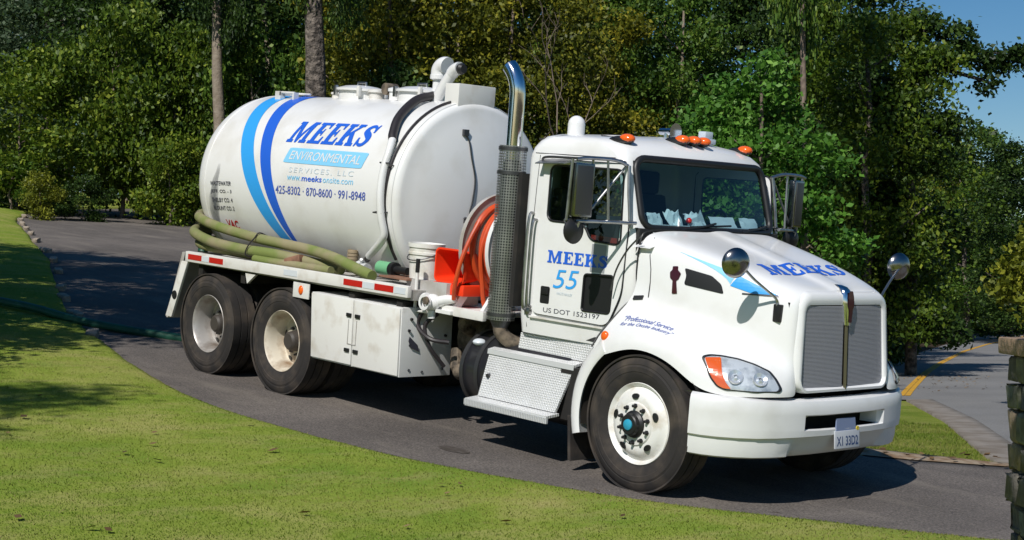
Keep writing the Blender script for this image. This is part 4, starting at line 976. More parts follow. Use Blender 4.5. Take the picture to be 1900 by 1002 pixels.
RINGS = [ring(1.00, -1.60, -.40, .93, .07, .0), ring(1.14, -1.615, -.38, .95, .08, .0), ring(1.60, -1.63, -.38, .955, .09, .02), ring(1.80, -1.635, -.40, .955, .10, .05), ring(1.925, -1.64, -.425, .95, .085, .07),
         ring(1.985, -1.64, -.445, .948, .085, .08), ring(2.20, -1.645, -.51, .94, .08, .08), ring(2.42, -1.65, -.575, .93, .075, .08), ring(2.465, -1.65, -.59, .925, .08, .08), ring(2.52, -1.65, -.615, .915, .11, .08),
         ring(2.575, -1.64, -.67, .90, .17, .08, .008), ring(2.615, -1.615, -.78, .865, .20, .08, .02), ring(2.635, -1.57, -.92, .80, .24, .08, .035), ring(2.642, -1.40, -1.08, .55, .2, .05, .045)]
mb = MB(); nR = len(RINGS[0])
V = [p for r in RINGS for p in r]; F = []
half = nR//2
for i in range(len(RINGS)-1):
    for j in range(nR):
        jj = j if j <= half else nR-j          # index on the right half
        j2 = (j+1) % nR; jn = j2 if j2 <= half else nR-j2; lo = min(jj, jn)
        if i in (4, 5, 6) and 8 <= lo <= 9: continue        # side window
        if i == 3 and lo == 9: continue
        if i in (5, 6, 7) and lo >= 16: continue             # windscreen
        if i in (5, 6) and lo == 0: continue                 # rear window
        F.append((i*nR+j, i*nR+j2, (i+1)*nR+j2, (i+1)*nR+j))
F.append(tuple((len(RINGS)-1)*nR+j for j in range(nR)))
mb.add(V, F); shell = mb.build('shell', WHITE, cab, smooth=40)
CABB = bvh_of(shell)
# interior so that the glass has something behind it
a = MB(); a.box(-1.60, -.50, -.90, .90, 1.02, 1.06); a.box(-1.625, -1.60, -.88, .88, 1.06, 1.95)
a.hexa([(-.80, -.88, 1.45), (-.46, -.88, 1.45), (-.80, .88, 1.45), (-.46, .88, 1.45), (-.78, -.88, 1.985), (-.40, -.86, 1.945), (-.78, .88, 1.985), (-.40, .86, 1.945)]); a.box(-1.62, -.9, -.84, .84, 2.585, 2.60); a.build('dashboard', DARKIN, cab)
for y in (-.45, .45):
    s_ = MB(); s_.box(-1.50, -1.0, y-.25, y+.25, 1.35, 1.55); s_.hexa([(-1.58, y-.25, 1.5), (-1.42, y-.25, 1.5), (-1.58, y+.25, 1.5), (-1.42, y+.25, 1.5), (-1.62, y-.2, 2.2), (-1.5, y-.2, 2.2), (-1.62, y+.2, 2.2), (-1.5, y+.2, 2.2)]); s_.box(-1.61, -1.52, y-.13, y+.13, 2.2, 2.4); s_.build('seat', SEAT, cab, bevel=.03)
sw = MB(); Mx = Matrix.Translation((-.86, .45, 1.93)) @ Matrix.Rotation(rad(-55), 4, 'Y')
sw.tube([Mx @ Vector((.22*math.cos(t), .22*math.sin(t), 0)) for t in np.linspace(0, 2*math.pi, 33)], .014, 8); sw.tube([Mx @ Vector((-.22, 0, 0)), Mx @ Vector((.22, 0, 0))], .014, 8); sw.tube([Mx @ Vector((0, 0, 0)), (-.6, .45, 1.7)], .03, 8); sw.build('steering_wheel', BLACK, cab)
# windscreen: rubber seal following the shell, glass inside it
def wsp(u, v_):      # u -1..1 across, v 0..1 up
    z = 1.962+v_*.512; y = u*(.79-.012*v_); xf = -.437-(z-1.962)/.512*.155; return Vector((xf+.08*(1-(y/.80)**2)+.004, y, z))
NU = 40
loop = []
rr_u, rr_v = .10, .16
rp = rrect(-1, 1, 0, 1, .001)
def rloop(s_, r):     # rounded loop in (u, v) inset by s_
    hx, hy = .79-s_, .256-s_; pts = []
    for sx_, sy_, a0 in ((1, 1, 0), (-1, 1, 90), (-1, -1, 180), (1, -1, 270)):
        for k_ in range(7):
            a = rad(a0+90*k_/6); pts.append((sx_*(hx-r)+r*math.cos(a), sy_*(hy-r)+r*math.sin(a)))
    out = []
    for i, p in enumerate(pts):     # add points along the straights so the seal bends with the glass
        q = pts[(i+1) % len(pts)]; L = math.hypot(q[0]-p[0], q[1]-p[1]); k_ = max(1, int(L/.06))
        for j in range(k_): out.append((p[0]+(q[0]-p[0])*j/k_, p[1]+(q[1]-p[1])*j/k_))
    return [(x/.79, .5+y/.512) for x, y in out]
ri0 = rloop(-.012, .10); 
seal = [wsp(u, v_) for u, v_ in ri0]
m = MB(); m.tube(seal+[seal[0], seal[1]], .030, 8, caps=False); m.build('windscreen_seal', BLACK, cab, smooth=60)
m = MB(); m.loft([[wsp(u, v_)+Vector((-.004, 0, 0)) for u in np.linspace(-1, 1, 25)] for v_ in np.linspace(0, 1, 9)], False); m.build('windscreen', SCREEN, cab, smooth=80)
for y0 in (-.45, .30):
    a = MB(); a.tube([wsp((y0+.0)/.79, -.02)+Vector((.03, 0, 0)), wsp((y0+.28)/.79, .05)+Vector((.03, 0, 0)), wsp((y0+.42)/.79, .10)+Vector((.022, 0, 0))], .009, 6); a.tube([wsp((y0+.12)/.79, .03)+Vector((.018, 0, 0)), wsp((y0+.62)/.79, .075)+Vector((.016, 0, 0))], .008, 6); a.build('wiper', BLACK, cab)
m = MB(); m.add([(-1.655, -.38, 1.98), (-1.655, .38, 1.98), (-1.66, .38, 2.43), (-1.66, -.38, 2.43)], [(0, 1, 2, 3)]); m.build('rear_window', GLASS, cab)
# doors
def door(sd_):
    fn = lambda u, v_, t: Vector((u, sd_*(.9455+.0135*min(1, max(0, (2.0-v_)/.6)) - .012*max(0, (v_-2.0)/.43) - TAP(u) + t), v_))
    out = round_poly([(-1.42, 1.175), (-.615, 1.165), (-.50, 1.42), (-.488, 1.95), (-.545, 2.43), (-1.42, 2.43)], .07)
    win = round_poly([(-1.335, 1.935), (-.93, 1.935), (-.86, 1.815), (-.545, 1.80), (-.578, 2.385), (-1.345, 2.385)], .07)
    low = round_poly([(-.885, 1.255), (-.595, 1.262), (-.585, 1.56), (-.885, 1.545)], .03)
    holes = [out, win] + ([low] if sd_ < 0 else [])
    d = MB(); panel(d, holes, fn, .014); do = d.build('door', WHITE, cab, smooth=30)
    for nm, lp in (('window_seal', win), ('window_seal', low)):
        if nm == 'window_seal' and lp is low and sd_ > 0: continue
        p = [fn(u, v_, .014) for u, v_ in lp]; MB().tube(p+[p[0], p[1]], .009, 6, caps=False).build(nm, BLACK, do)
    V_, F_ = fill2d([win]); MB().add([fn(u, v_, .004) for u, v_ in V_], F_).build('window_glass', GLASS, do)
    p = [fn(u, v_, .002) for u, v_ in out]; MB().tube(p+[p[0], p[1]], .007, 6, caps=False).build('door_gap', BLACK, do)
    if sd_ < 0:
        V_, F_ = fill2d([low]); MB().add([fn(u, v_, .003) for u, v_ in V_], F_).build('lookdown_glass', BLACK, do)
        MB().add([fn(-.83, 1.57, .016), fn(-.68, 1.57, .016), fn(-.68, 1.79, .016), fn(-.83, 1.79, .016)], [(0, 1, 2, 3)]).build('lookdown_trim', mat('trim_grey', (.30, .31, .33), .5), do)
        MB().add([fn(-.87, 1.80, -.006), fn(-.55, 1.79, -.006), fn(-.55, 1.85, -.006), fn(-.87, 1.86, -.006)], [(0, 1, 2, 3)]).build('red_panel', SKIRT, do)
    h = MB(); V_, F_ = fill2d([round_poly([(-1.335, 1.265), (-1.235, 1.265), (-1.235, 1.405), (-1.335, 1.405)], .015)]); h.add([fn(u, v_, .0155) for u, v_ in V_], F_); h.build('door_handle', BLACK, do)
    MB().box(-1.325, -1.245, sd_*.975-.004, sd_*.975+.004, 1.34, 1.39).build('handle_lever', BLACK, do, bevel=.003)
    return do, fn
dr_, dfn = door(-1); door(1)
dq = lambda x0, x1, z0, z1: (lambda u, v_: dfn(x0+(x1-x0)*u, z0+(z1-z0)*v_, .0165))
decal('lettering', slab('MEEKS'), lambda u, v_: dfn(-1.29+.63*u, 1.60+.008*u+.10*v_, .0165), BLUED, dr_)
decal('lettering', text2d('55', 0, .2), lambda u, v_: dfn(-1.205+.265*u, 1.40+.012*u+.15*v_, .0165), SKYB, dr_)
decal('lettering', text2d('US DOT 1523197'), lambda u, v_: dfn(-1.29+.60*u, 1.195+.012*u+.038*v_, .0165), INK, dr_)
decal('lettering', text2d('WASTE HAULER'), lambda u, v_: dfn(-1.16+.17*u, 1.352+.022*v_, .0165), PALE, dr_)
# door drip rail, grab handles, sill moulding
MB().tube(smooth_path([(-1.44, -.955, 2.40), (-1.40, -.965, 2.445), (-1.1, -.965, 2.452), (-.62, -.915, 2.455), (-.56, -.905, 2.42)], 5), .010, 6).build('drip_rail', DKSTEEL, cab)
MB().hexa([(-1.45, -1.03, 2.385), (-1.12, -1.03, 2.40), (-1.45, -.935, 2.40), (-1.12, -.935, 2.415), (-1.45, -1.03, 2.393), (-1.12, -1.03, 2.408), (-1.45, -.935, 2.43), (-1.12, -.935, 2.445)]).build('window_visor', STEEL, cab)
for x, z0, z1 in ((-1.50, 1.20, 1.98), (-1.455, 1.22, 1.93)): MB().tube(smooth_path([(x, -.95, z0), (x, -1.0, z0+.03), (x, -1.01, (z0+z1)/2), (x, -1.0, z1-.03), (x, -.94, z1)], 5), .012, 8).build('grab_handle', STEEL, cab)
MB().hexa([(-1.45, -.972, 1.135), (-.66, -.926, 1.135), (-1.45, -.94, 1.135), (-.66, -.89, 1.135), (-1.45, -.972, 1.15), (-.66, -.926, 1.15), (-1.45, -.94, 1.15), (-.66, -.89, 1.15)]).build('sill_moulding', BODYW, cab)
MB().lathe([(-.98, .001), (-.975, .03), (-.95, .035)], 12, 'y', (-1.47, 0, 1.18)).build('hinge', STEEL, cab)
# cowl between windscreen and hood
a = MB(); a.loft([[Vector((-.40+.05*(1-(y/.9)**2), y, 1.90-.10*(abs(y)/.95)**4)) for y in np.linspace(-.93, .93, 15)], [Vector((-.25, y, 1.90-.12*(abs(y)/.95)**4)) for y in np.linspace(-.90, .90, 15)]], False); a.build('cowl', WHITE, cab)
pts = [onto(CABB, (x, y, 2.475), d, .0015) for x, y, d in [(-1.62, -.70, (.7, .7, 0)), (-1.60, -1.0, (.5, .9, 0))] + [(x, -1.0, (0, 1, 0)) for x in (-1.5, -1.2, -.9, -.7)]]
MB().tube(pts, .0035, 6).build('roof_seam', DKSTEEL, cab)
MB().tube([onto(CABB, (-1.50, -1.0, z), (0, 1, 0), .001) for z in (1.05, 1.4, 1.8, 2.2, 2.46)], .003, 6).build('corner_seam', DKSTEEL, cab)
# roof lights and horn
def rl(x, y, z):
    o = MB(); o.lathe([(0, .001), (0, .055), (.02, .055), (.03, .05)], 16, 'z', (0, 0, 0)); return o
for x, y, z in ((-.76, -.735, 2.622), (-.715, -.13, 2.655), (-.705, 0, 2.657), (-.715, .13, 2.655), (-.76, .735, 2.622)):
    b = MB(); b.sphere((x-.03, y, z-.002), .085, 16, 8, (1.5, .75, .42)); b_ = b.build('marker_light', BLACK, cab, smooth=60)
    b = MB(); b.sphere((x+.03, y, z+.012), .060, 16, 10, (1.2, .95, .66)); b.build('lens', ORANGE, b_, smooth=60)
a = MB(); a.tube([(-1.02, .06, 2.66), (-1.02, .06, 2.73)], .03, 10); a.tube([(-1.10, .06, 2.735), (-.98, .06, 2.735), (-.93, .06, 2.735)], [.028, .032, .075], 16); a.build('air_horn', mat('horn_chrome', (.62, .66, .72), .15, 1.0), cab)
a = MB(); a.box(-.86, -.74, .22, .36, 2.655, 2.70); a.box(-.84, -.76, .24, .34, 2.70, 2.76); a.build('roof_beacon', mat('frosted_lens', (.55, .62, .70), .25, 0, .3), cab, bevel=.01)
a = MB(); a.tube([(-1.52, -.52, 2.60), (-1.52, -.52, 2.74)], .072, 20); a.sphere((-1.52, -.52, 2.74), .072, 20, 10); a.build('air_cleaner_cap', WHITE, cab, smooth=60)

# ---- mirrors
def side_mirror(sd_):
    mr = empty('side_mirror', truck); Y = sd_*1.33
    a = MB()
    a.tube(smooth_path([(-.55, sd_*.895, 2.42), (-.54, sd_*1.05, 2.455), (-.56, sd_*1.30, 2.455), (-.585, sd_*1.42, 2.44)], 4), .014, 8)
    a.tube([(-.42, sd_*.89, 1.985), (-.50, sd_*1.10, 1.982), (-.66, sd_*1.43, 1.972)], .014, 8)
    a.tube([(-.52, sd_*1.10, 1.985), (-.55, sd_*1.12, 2.45)], .010, 8)
    a.tube([(-.55, sd_*.90, 2.43), (-.60, sd_*1.30, 1.985)], .010, 8)
    a.tube([(-.535, sd_*.895, 2.42), (-.50, sd_*.91, 2.2), (-.46, sd_*.91, 1.95)], .014, 8)
    a.tube([(-.62, Y+sd_*.10, 2.44), (-.64, Y+sd_*.10, 1.975)], .012, 8); a.tube([(-.57, Y-sd_*.07, 2.45), (-.60, Y-sd_*.07, 1.98)], .010, 8)
    a.build('bracket', STEEL, mr)
    Mz = Matrix.Translation((-.60, Y, 2.21)) @ Matrix.Rotation(sd_*rad(12), 4, 'Z')
    h = MB(); h.box(-.035, .035, -.088, .088, -.205, .205, 0, Mz); h.build('mirror_head', mat('mirror_steel', (.26, .26, .25), .22, 1.0) if sd_ < 0 else MATS['mirror_steel'], mr, bevel=.015)
    h = MB(); h.box(.034, .040, -.070, .070, -.185, .185, 0, Mz); h.build('back_plate', DKSTEEL, mr, bevel=.003)
    h = MB(); h.box(-.040, -.0355, -.078, .078, -.19, .19, 0, Mz); h.build('glass', CHROME, mr)
    c = Vector((-.635, Y+sd_*.02, 1.90)); h = MB(); h.lathe([(-.03, .001), (-.028, .06), (-.012, .098), (.006, .104), (.02, .09), (.045, .04), (.05, .001)], 24, 'x', c); h.build('spot_mirror', BLACK, mr); MB().tube([c+Vector((.03, 0, 0)), c+Vector((.05, 0, .06)), (-.64, Y, 1.98)], .010, 8).build('spot_bracket', STEEL, mr)
side_mirror(-1); side_mirror(1)
# two thin wires from A-pillar down to the door
MB().tube(smooth_path([(-.30, -.955, 1.90), (-.40, -.985, 1.78), (-.50, -.985, 1.62), (-.55, -.98, 1.45)], 6), .007, 6).build('hood_cable', DKSTEEL, truck)

# ---- hood and fenders: one moulded shell
def hood_grid():
    x_ = [-.40, -.12, .22, .56, .80, .92]
    rows = [
     [(x, 0, z) for x, z in zip([-.30, -.06, .24, .56, .80, .90], [1.958, 1.897, 1.816, 1.730, 1.666, 1.630])],
     [(x, -.10, z) for x, z in zip([-.30, -.06, .24, .56, .80, .905], [1.956, 1.894, 1.812, 1.726, 1.660, 1.618])],
     [(x, -.15, z) for x, z in zip([-.305, -.06, .24, .56, .80, .910], [1.938, 1.868, 1.786, 1.700, 1.640, 1.604])],
     [(-.33, -.48, 1.945), (-.08, -.47, 1.885), (.22, -.45, 1.810), (.54, -.43, 1.726), (.79, -.41, 1.655), (.92, -.40, 1.612)],
     [(-.36, -.82, 1.93), (-.10, -.80, 1.875), (.22, -.75, 1.805), (.54, -.69, 1.715), (.79, -.62, 1.625), (.925, -.565, 1.556)],
     [(-.37, -.88, 1.81), (-.11, -.86, 1.745), (.22, -.80, 1.66), (.54, -.725, 1.57), (.79, -.645, 1.49), (.93, -.585, 1.42)],
     [(-.37, -.89, 1.62), (-.12, -.875, 1.54), (.22, -.825, 1.455), (.54, -.75, 1.36), (.79, -.66, 1.27), (.94, -.595, 1.19)],
     [(-.36, -.895, 1.45), (-.13, -.87, 1.39), (.22, -.82, 1.32), (.56, -.745, 1.22), (.82, -.645, 1.12), (.95, -.60, 1.06)],
     [(-.42, -.99, 1.31), (-.14, -1.0, 1.31), (.24, -.975, 1.255), (.58, -.90, 1.15), (.85, -.76, 1.06), (.965, -.63, .99)],
     [(-.50, -1.10, 1.13), (-.14, -1.12, 1.215), (.27, -1.105, 1.175), (.60, -1.025, 1.06), (.88, -.84, .97), (.975, -.65, .93)],
     [(-.53, -1.155, 1.02), (-.13, -1.17, 1.155), (.30, -1.17, 1.09), (.62, -1.10, .96), (.90, -.90, .895), (.985, -.66, .885)],
     [(-.49, -1.165, .92), (-.11, -1.178, 1.105), (.32, -1.178, 1.02), (.545, -1.135, .815), (.90, -.915, .845), (.985, -.665, .85)]]
    return rows
rows = [r+[(r[-1][0]-.01, r[-1][1]*.88, r[-1][2]-(.03 if i < 5 else 0))] for i, r in enumerate(hood_grid())]; nr, nc = len(rows), len(rows[0]); V = [p for r in rows for p in r]
V += [(x, -y, z) for r in rows[1:] for x, y, z in r]
def vi(r, c, sd_): return r*nc+c if (sd_ < 0 or r == 0) else nr*nc+(r-1)*nc+c
F = []
for sd_ in (-1, 1):
    for r in range(nr-1):
        for c in range(nc-1):
            q = (vi(r, c, sd_), vi(r+1, c, sd_), vi(r+1, c+1, sd_), vi(r, c+1, sd_)); F.append(q if sd_ < 0 else q[::-1])
me = bpy.data.meshes.new('hood'); me.from_pydata(V, [], F); me.materials.append(WHITE); hood = link('hood', me, truck); apply_subsurf(hood, 3); HB = bvh_of(hood)
SIDE = Vector((0, 1, 0))     # inward direction used to lay trim on the hood's right flank
def flank(p, off=.004, d=SIDE): return onto(HB, p, d, off)
# fender tails behind the wheels, inner wheel wells
for sd_ in (-1, 1):
    rings = []
    for a in np.linspace(128, 196, 14):
        t = (a-128)/68; ro = .755-.015*t; ri_ = .605; cx, cz = 0, .515
        q = lambda r, y: Vector((cx+r*math.cos(rad(a)), sd_*y, cz+r*math.sin(rad(a))))
        rings.append([q(ri_, 1.165), q(ri_+.02, 1.175), q(ro-.06, 1.165), q(ro-.015, 1.13), q(ro, 1.06), q(ro, .75), q(ro-.03, .75), q(ri_+.02, 1.12)])
    MB().loft(rings, True, True).build('fender_tail', WHITE, truck, smooth=50)
    MB().lathe([(sd_*.55, .625), (sd_*1.14, .615)], 30, 'y', (0, 0, .515), a0=rad(15), a1=rad(190)).build('wheel_well', FLAT, truck)
    MB().hexa([(-.72, sd_*.80, .10), (-.69, sd_*.80, .10), (-.72, sd_*1.13, .10), (-.69, sd_*1.13, .10), (-.76, sd_*.80, .45), (-.73, sd_*.80, .45), (-.76, sd_*1.13, .45), (-.73, sd_*1.13, .45)]).build('mud_flap', TYRE, truck)
# hood seam to the cowl
for r0 in ((3, 11),):
    pts = [Vector(rows[r][0])+Vector((-.006, 0, 0)) for r in range(0, 11)]
    MB().tube(smooth_path([Vector((p.x, p.y, p.z)) for p in pts], 4), .007, 6).build('hood_gap', BLACK, truck)
seam = [flank((x, -.9, z), .001) for x, z in ((-.30, 1.885), (-.27, 1.75), (-.242, 1.646), (-.235, 1.55), (-.229, 1.433))]
MB().tube(seam, .004, 6).build('panel_seam', DKSTEEL, hood)
MB().hexa([tuple(flank((-.35+i % 2*.08, -.95, 1.40+(i//4)*.03+(i % 2)*.012), .002+.012*((i//2) % 2))) for i in range(8)]).build('hood_latch', BLACK, hood)
# vents, badge, stripe decal, mirror shadow-free trim
def flank_shape(name, pts, m_, off=.006, cuts=(8, 5), rnd=.02, parent=None):
    P = round_poly(pts, rnd); x0, x1 = min(p[0] for p in P), max(p[0] for p in P); z0, z1 = min(p[1] for p in P), max(p[1] for p in P)
    V_, F_ = fill2d([P]); V_ = [((x-x0)/(x1-x0), (z-z0)/(z1-z0)) for x, z in V_]
    return decal(name, (V_, F_), lambda u, v_: flank((x0+(x1-x0)*u, -.80, z0+(z1-z0)*v_), off), m_, parent or hood, cuts)
flank_shape('air_vent', [(.049, 1.688), (.076, 1.63), (.066, 1.564), (.395, 1.528), (.365, 1.596), (.278, 1.651)], BLACK, .004, (10, 6), .02)
flank_shape('badge', [(-.050, 1.69), (-.005, 1.695), (-.002, 1.668), (.030, 1.642), (.014, 1.595), (-.002, 1.588), (.018, 1.49), (-.028, 1.484), (-.034, 1.585), (-.058, 1.60), (-.066, 1.645), (-.048, 1.662)], MAROON, .006, (4, 6), .008)
flank_shape('stripe_decal', [(.43, 1.595), (.475, 1.672), (.785, 1.562), (.60, 1.556)], SKYB, .004, (8, 5), .004)
flank_shape('stripe_edge', [(.53, 1.553), (.785, 1.559), (.79, 1.550), (.53, 1.541)], DKSTEEL, .0045, (8, 2), .002)
for k_ in range(7):
    x0, z0, x1, z1 = -.03+.062*k_, 1.800-.018*k_, .455-.004*k_, 1.680-.0115*k_; n_ = max(3, int(10-k_))
    V_ = [(i/n_, j) for i in range(n_+1) for j in (0, 1)]; F_ = [(2*i, 2*i+2, 2*i+3, 2*i+1) for i in range(n_)]
    decal('stripe_bar', (V_, F_), lambda u, v_: flank((x0+(x1-x0)*u, -.80, z0+(z1-z0)*u+(v_-.5)*(.002+.010*u)), .0035), SKYL, hood)
def text_flank(tx, x0, x1, z0, z1, m_, shear=.3, slope=.0, y=-1.2):
    decal('lettering', text2d(tx, 0, shear), lambda u, v_: flank((x0+(x1-x0)*u, y, z0+slope*u+(z1-z0)*v_), .004, Vector((.15, .70, -.70))), m_, hood, (8, 2))
# slogan on the fender top: drops straight onto the crown
def fend(tx, x0, x1, y0, y1):
    decal('lettering', text2d(tx, 0, .35), lambda u, v_: onto(HB, (x0+(x1-x0)*u, y0+(y1-y0)*v_, 1.23), Vector((0, .45, -.9)), .004), INKV, hood, (10, 3))
fend('“Professional Service', -.33, .15, -1.035, -.985); fend('for the Onsite Industry”', -.335, .185, -1.095, -1.05)
# name across the hood top
decal('lettering', slab('MEEKS'), lambda u, v_: onto(HB, Vector((.62, -.51, 1.9))+Vector((-.01, .98, 0))*u+Vector((-.21, .07, 0))*v_, Vector((0, 0, -1)), .004), BLUED, hood, (24, 6))
# ---- headlights
HL = [(.482, -1.058, 1.083), (.518, -1.013, 1.099), (.583, -.958, 1.099), (.676, -.887, 1.087), (.774, -.821, 1.060), (.865, -.758, 1.020), (.915, -.74, .969), (.951, -.722, .907), (.950, -.745, .885), (.858, -.903, .877), (.696, -1.035, .876), (.643, -1.064, .897), (.592, -1.082, .952)]
TS = [(.49, -1.055, 1.081), (.578, -.974, 1.091), (.642, -1.028, .996), (.688, -1.032, .926), (.73, -1.012, .881), (.672, -1.049, .881), (.624, -1.073, .910), (.576, -1.083, .973)]
hc = Vector((.70, -.93, .98)); hd = Vector((-.55, .83, -.08)).normalized(); h1_ = Vector((.833, .553, 0)); h2_ = hd.cross(h1_).normalized(); h2_ = h2_ if h2_.z > 0 else -h2_
to2 = lambda p: ((Vector(p)-hc).dot(h1_), (Vector(p)-hc).dot(h2_))
for sd_ in (-1, 1):
    def hp3(a, b, off):
        p = onto(HB, hc+h1_*a+h2_*b, hd, off); return Vector((p.x, p.y*-sd_, p.z))
    P = round_poly([to2(p) for p in HL], .02, 3); cx, cz = sum(p[0] for p in P)/len(P), sum(p[1] for p in P)/len(P)
    def unit(Q):
        x0, x1, z0, z1 = min(p[0] for p in Q), max(p[0] for p in Q), min(p[1] for p in Q), max(p[1] for p in Q); V_, F_ = fill2d([Q])
        return ([((x-x0)/(x1-x0), (z-z0)/(z1-z0)) for x, z in V_], F_), x0, x1, z0, z1
    hl = MB(); ringsP = [[hp3(cx+(x-cx)*s_, cz+(z-cz)*s_, o) for x, z in P] for s_, o in ((1.03, .001), (1.02, .010), (.965, .012), (.955, .002))]
    hl_o = hl.loft(ringsP, True).build('headlight', BLACK, truck, smooth=50)
    q_, x0, x1, z0, z1 = unit(P)
    lm = mat('lamp_silver', (.78, .80, .83), .3, .35, 0, (11, (.38, .41, .45), .42, .6)) if sd_ < 0 else MATS['lamp_silver']
    decal('reflector_bowl', q_, lambda u, v_: hp3(cx+(x0+(x1-x0)*u-cx)*.965, cz+(z0+(z1-z0)*v_-cz)*.965, .0035), lm, hl_o, (8, 6))
    decal('lens', q_, lambda u, v_: hp3(cx+(x0+(x1-x0)*u-cx)*.965, cz+(z0+(z1-z0)*v_-cz)*.965, .020), LENS, hl_o, (8, 6))
    q_, a0, a1, b0, b1 = unit(round_poly([to2(p) for p in TS], .012))
    decal('turn_signal', q_, lambda u, v_: hp3(cx+(a0+(a1-a0)*u-cx)*.96, cz+(b0+(b1-b0)*v_-cz)*.96, .010), ORANGE, hl_o, (6, 5))
    for (p_, r) in (((.735, -.978, .968), .058), ((.855, -.850, .960), .056)):
        a_, b_ = to2(p_); c = hp3(a_, b_, .006); n_ = (hp3(a_+.02, b_, .006)-c).cross(hp3(a_, b_+.02, .006)-c).normalized(); n_ = n_ if n_.y*sd_ > 0 else -n_
        q = n_.to_track_quat('Z', 'Y').to_matrix(); b = MB()
        for (h0, r0, h1, r1) in ((.0, r, .010, r*.92), (.010, r*.92, -.002, r*.5), (-.002, r*.5, .008, .012)):
            b.add([c+q @ Vector((r0*math.cos(t), r0*math.sin(t), h0)) for t in np.linspace(0, 6.283, 25)[:-1]]+[c+q @ Vector((r1*math.cos(t), r1*math.sin(t), h1)) for t in np.linspace(0, 6.283, 25)[:-1]], [(i, (i+1) % 24, 24+(i+1) % 24, 24+i) for i in range(24)])
        b.build('lamp_bowl', mat('lamp_bowl_silver', (.80, .81, .84), .22, .6) if 'lamp_bowl_silver' not in MATS else MATS['lamp_bowl_silver'], hl_o, smooth=50)
    c = Vector((-.435, sd_*1.122, 1.113)); MB().sphere(c, .042, 14, 8, (.9, .6, 1.0)).build('fender_marker', ORANGE, truck, smooth=60)
# ---- grille: surround, screen, centre bar and badge
def gsur(x_off, hw, zt, zb, r, xt, xb, bowx=.03, tap=.08):
    P = rrect(-hw, hw, zb, zt, r, 5); return [Vector((xt+(xb-xt)*(zt-z)/(zt-zb)+x_off+bowx*(1-(y/.6)**2), y*(1-tap*(z-zb)/(zt-zb)), z)) for y, z in P]
g_ = MB(); g_.loft([gsur(-.10, .600, 1.60, .865, .14, .90, .955), gsur(-.02, .600, 1.605, .865, .13, .91, .97), gsur(.012, .575, 1.582, .872, .11, .915, .975), gsur(.014, .545, 1.535, .89, .08, .92, .975), gsur(-.002, .522, 1.508, .905, .05, .93, .97), gsur(-.05, .518, 1.503, .91, .04, .93, .97)], True)
gr = g_.build('grille_surround', WHITE, truck, smooth=50)
MB().box(.84, .87, -.60, .60, .87, 1.52).build('backing', FLAT, gr)
m = MB(); nb = 62
for i in range(nb):
    z = .912+(1.497-.912)*i/(nb-1); x = .925+(.968-.925)*(1.5-z)/.6
    for s_ in (-1, 1):
        ys = np.linspace(.035, .520, 5); rings = [[Vector((x-.012+.026*(1-(y/.6)**2), s_*y, z-.0032)), Vector((x-.006+.026*(1-(y/.6)**2), s_*y, z-.0032)), Vector((x-.006+.026*(1-(y/.6)**2), s_*y, z+.0032)), Vector((x-.012+.026*(1-(y/.6)**2), s_*y, z+.0032))] for y in ys]
        m.loft(rings, True)
for i in range(36):
    for s_ in (-1, 1):
        y = s_*(.035+.485*i/35); m.hexa([(.966+.026*(1-(y/.6)**2)-.018, y-.0016, .908), (.966+.026*(1-(y/.6)**2)-.014, y-.0016, .908), (.966+.026*(1-(y/.6)**2)-.018, y+.0016, .908), (.966+.026*(1-(y/.6)**2)-.014, y+.0016, .908), (.924+.026*(1-(y/.6)**2)-.018, y-.0016, 1.5), (.924+.026*(1-(y/.6)**2)-.014, y-.0016, 1.5), (.924+.026*(1-(y/.6)**2)-.018, y+.0016, 1.5), (.924+.026*(1-(y/.6)**2)-.014, y+.0016, 1.5)])
go = m.build('grille_screen', mat('screen_metal', (.46, .46, .50), .45, .35), gr, smooth=20); go['kind'] = 'stuff'
m = MB(); m.loft([[Vector((.962+.03-.045*(z-.9)/.6, -.019, z)), Vector((.975+.03-.045*(z-.9)/.6, 0, z)), Vector((.962+.03-.045*(z-.9)/.6, .019, z)), Vector((.94+.03-.045*(z-.9)/.6, 0, z))] for z in (.885, 1.0, 1.2, 1.45)], True, True); m.build('centre_bar', mat('bar_bronze', (.22, .19, .14), .3, .8), gr)
m = MB(); m.loft([[Vector((x+.012*math.cos(t), w_*math.sin(t), z+.0)) + Vector((.03*max(0, math.cos(t)), 0, 0)) for t in np.linspace(0, 6.283, 17)[:-1]] for x, w_, z in ((.945, .030, 1.36), (.945, .045, 1.44), (.94, .052, 1.52), (.93, .052, 1.58), (.915, .048, 1.615), (.885, .04, 1.64), (.84, .028, 1.652))], True, True); m.build('crown_badge', CHROME, gr, smooth=50)
m = MB(); V_, F_ = fill2d([round_poly([(-.022, 1.615), (.022, 1.615), (.034, 1.57), (.036, 1.50), (.022, 1.48), (.018, 1.38), (-.018, 1.38), (-.022, 1.48), (-.036, 1.50), (-.034, 1.57)], .01)])
m.add([Vector((.989-.10*max(0, z-1.52)-.02*max(0, z-1.40), y, z)) for y, z in V_], F_); m.build('badge_inlay', MAROON, gr)
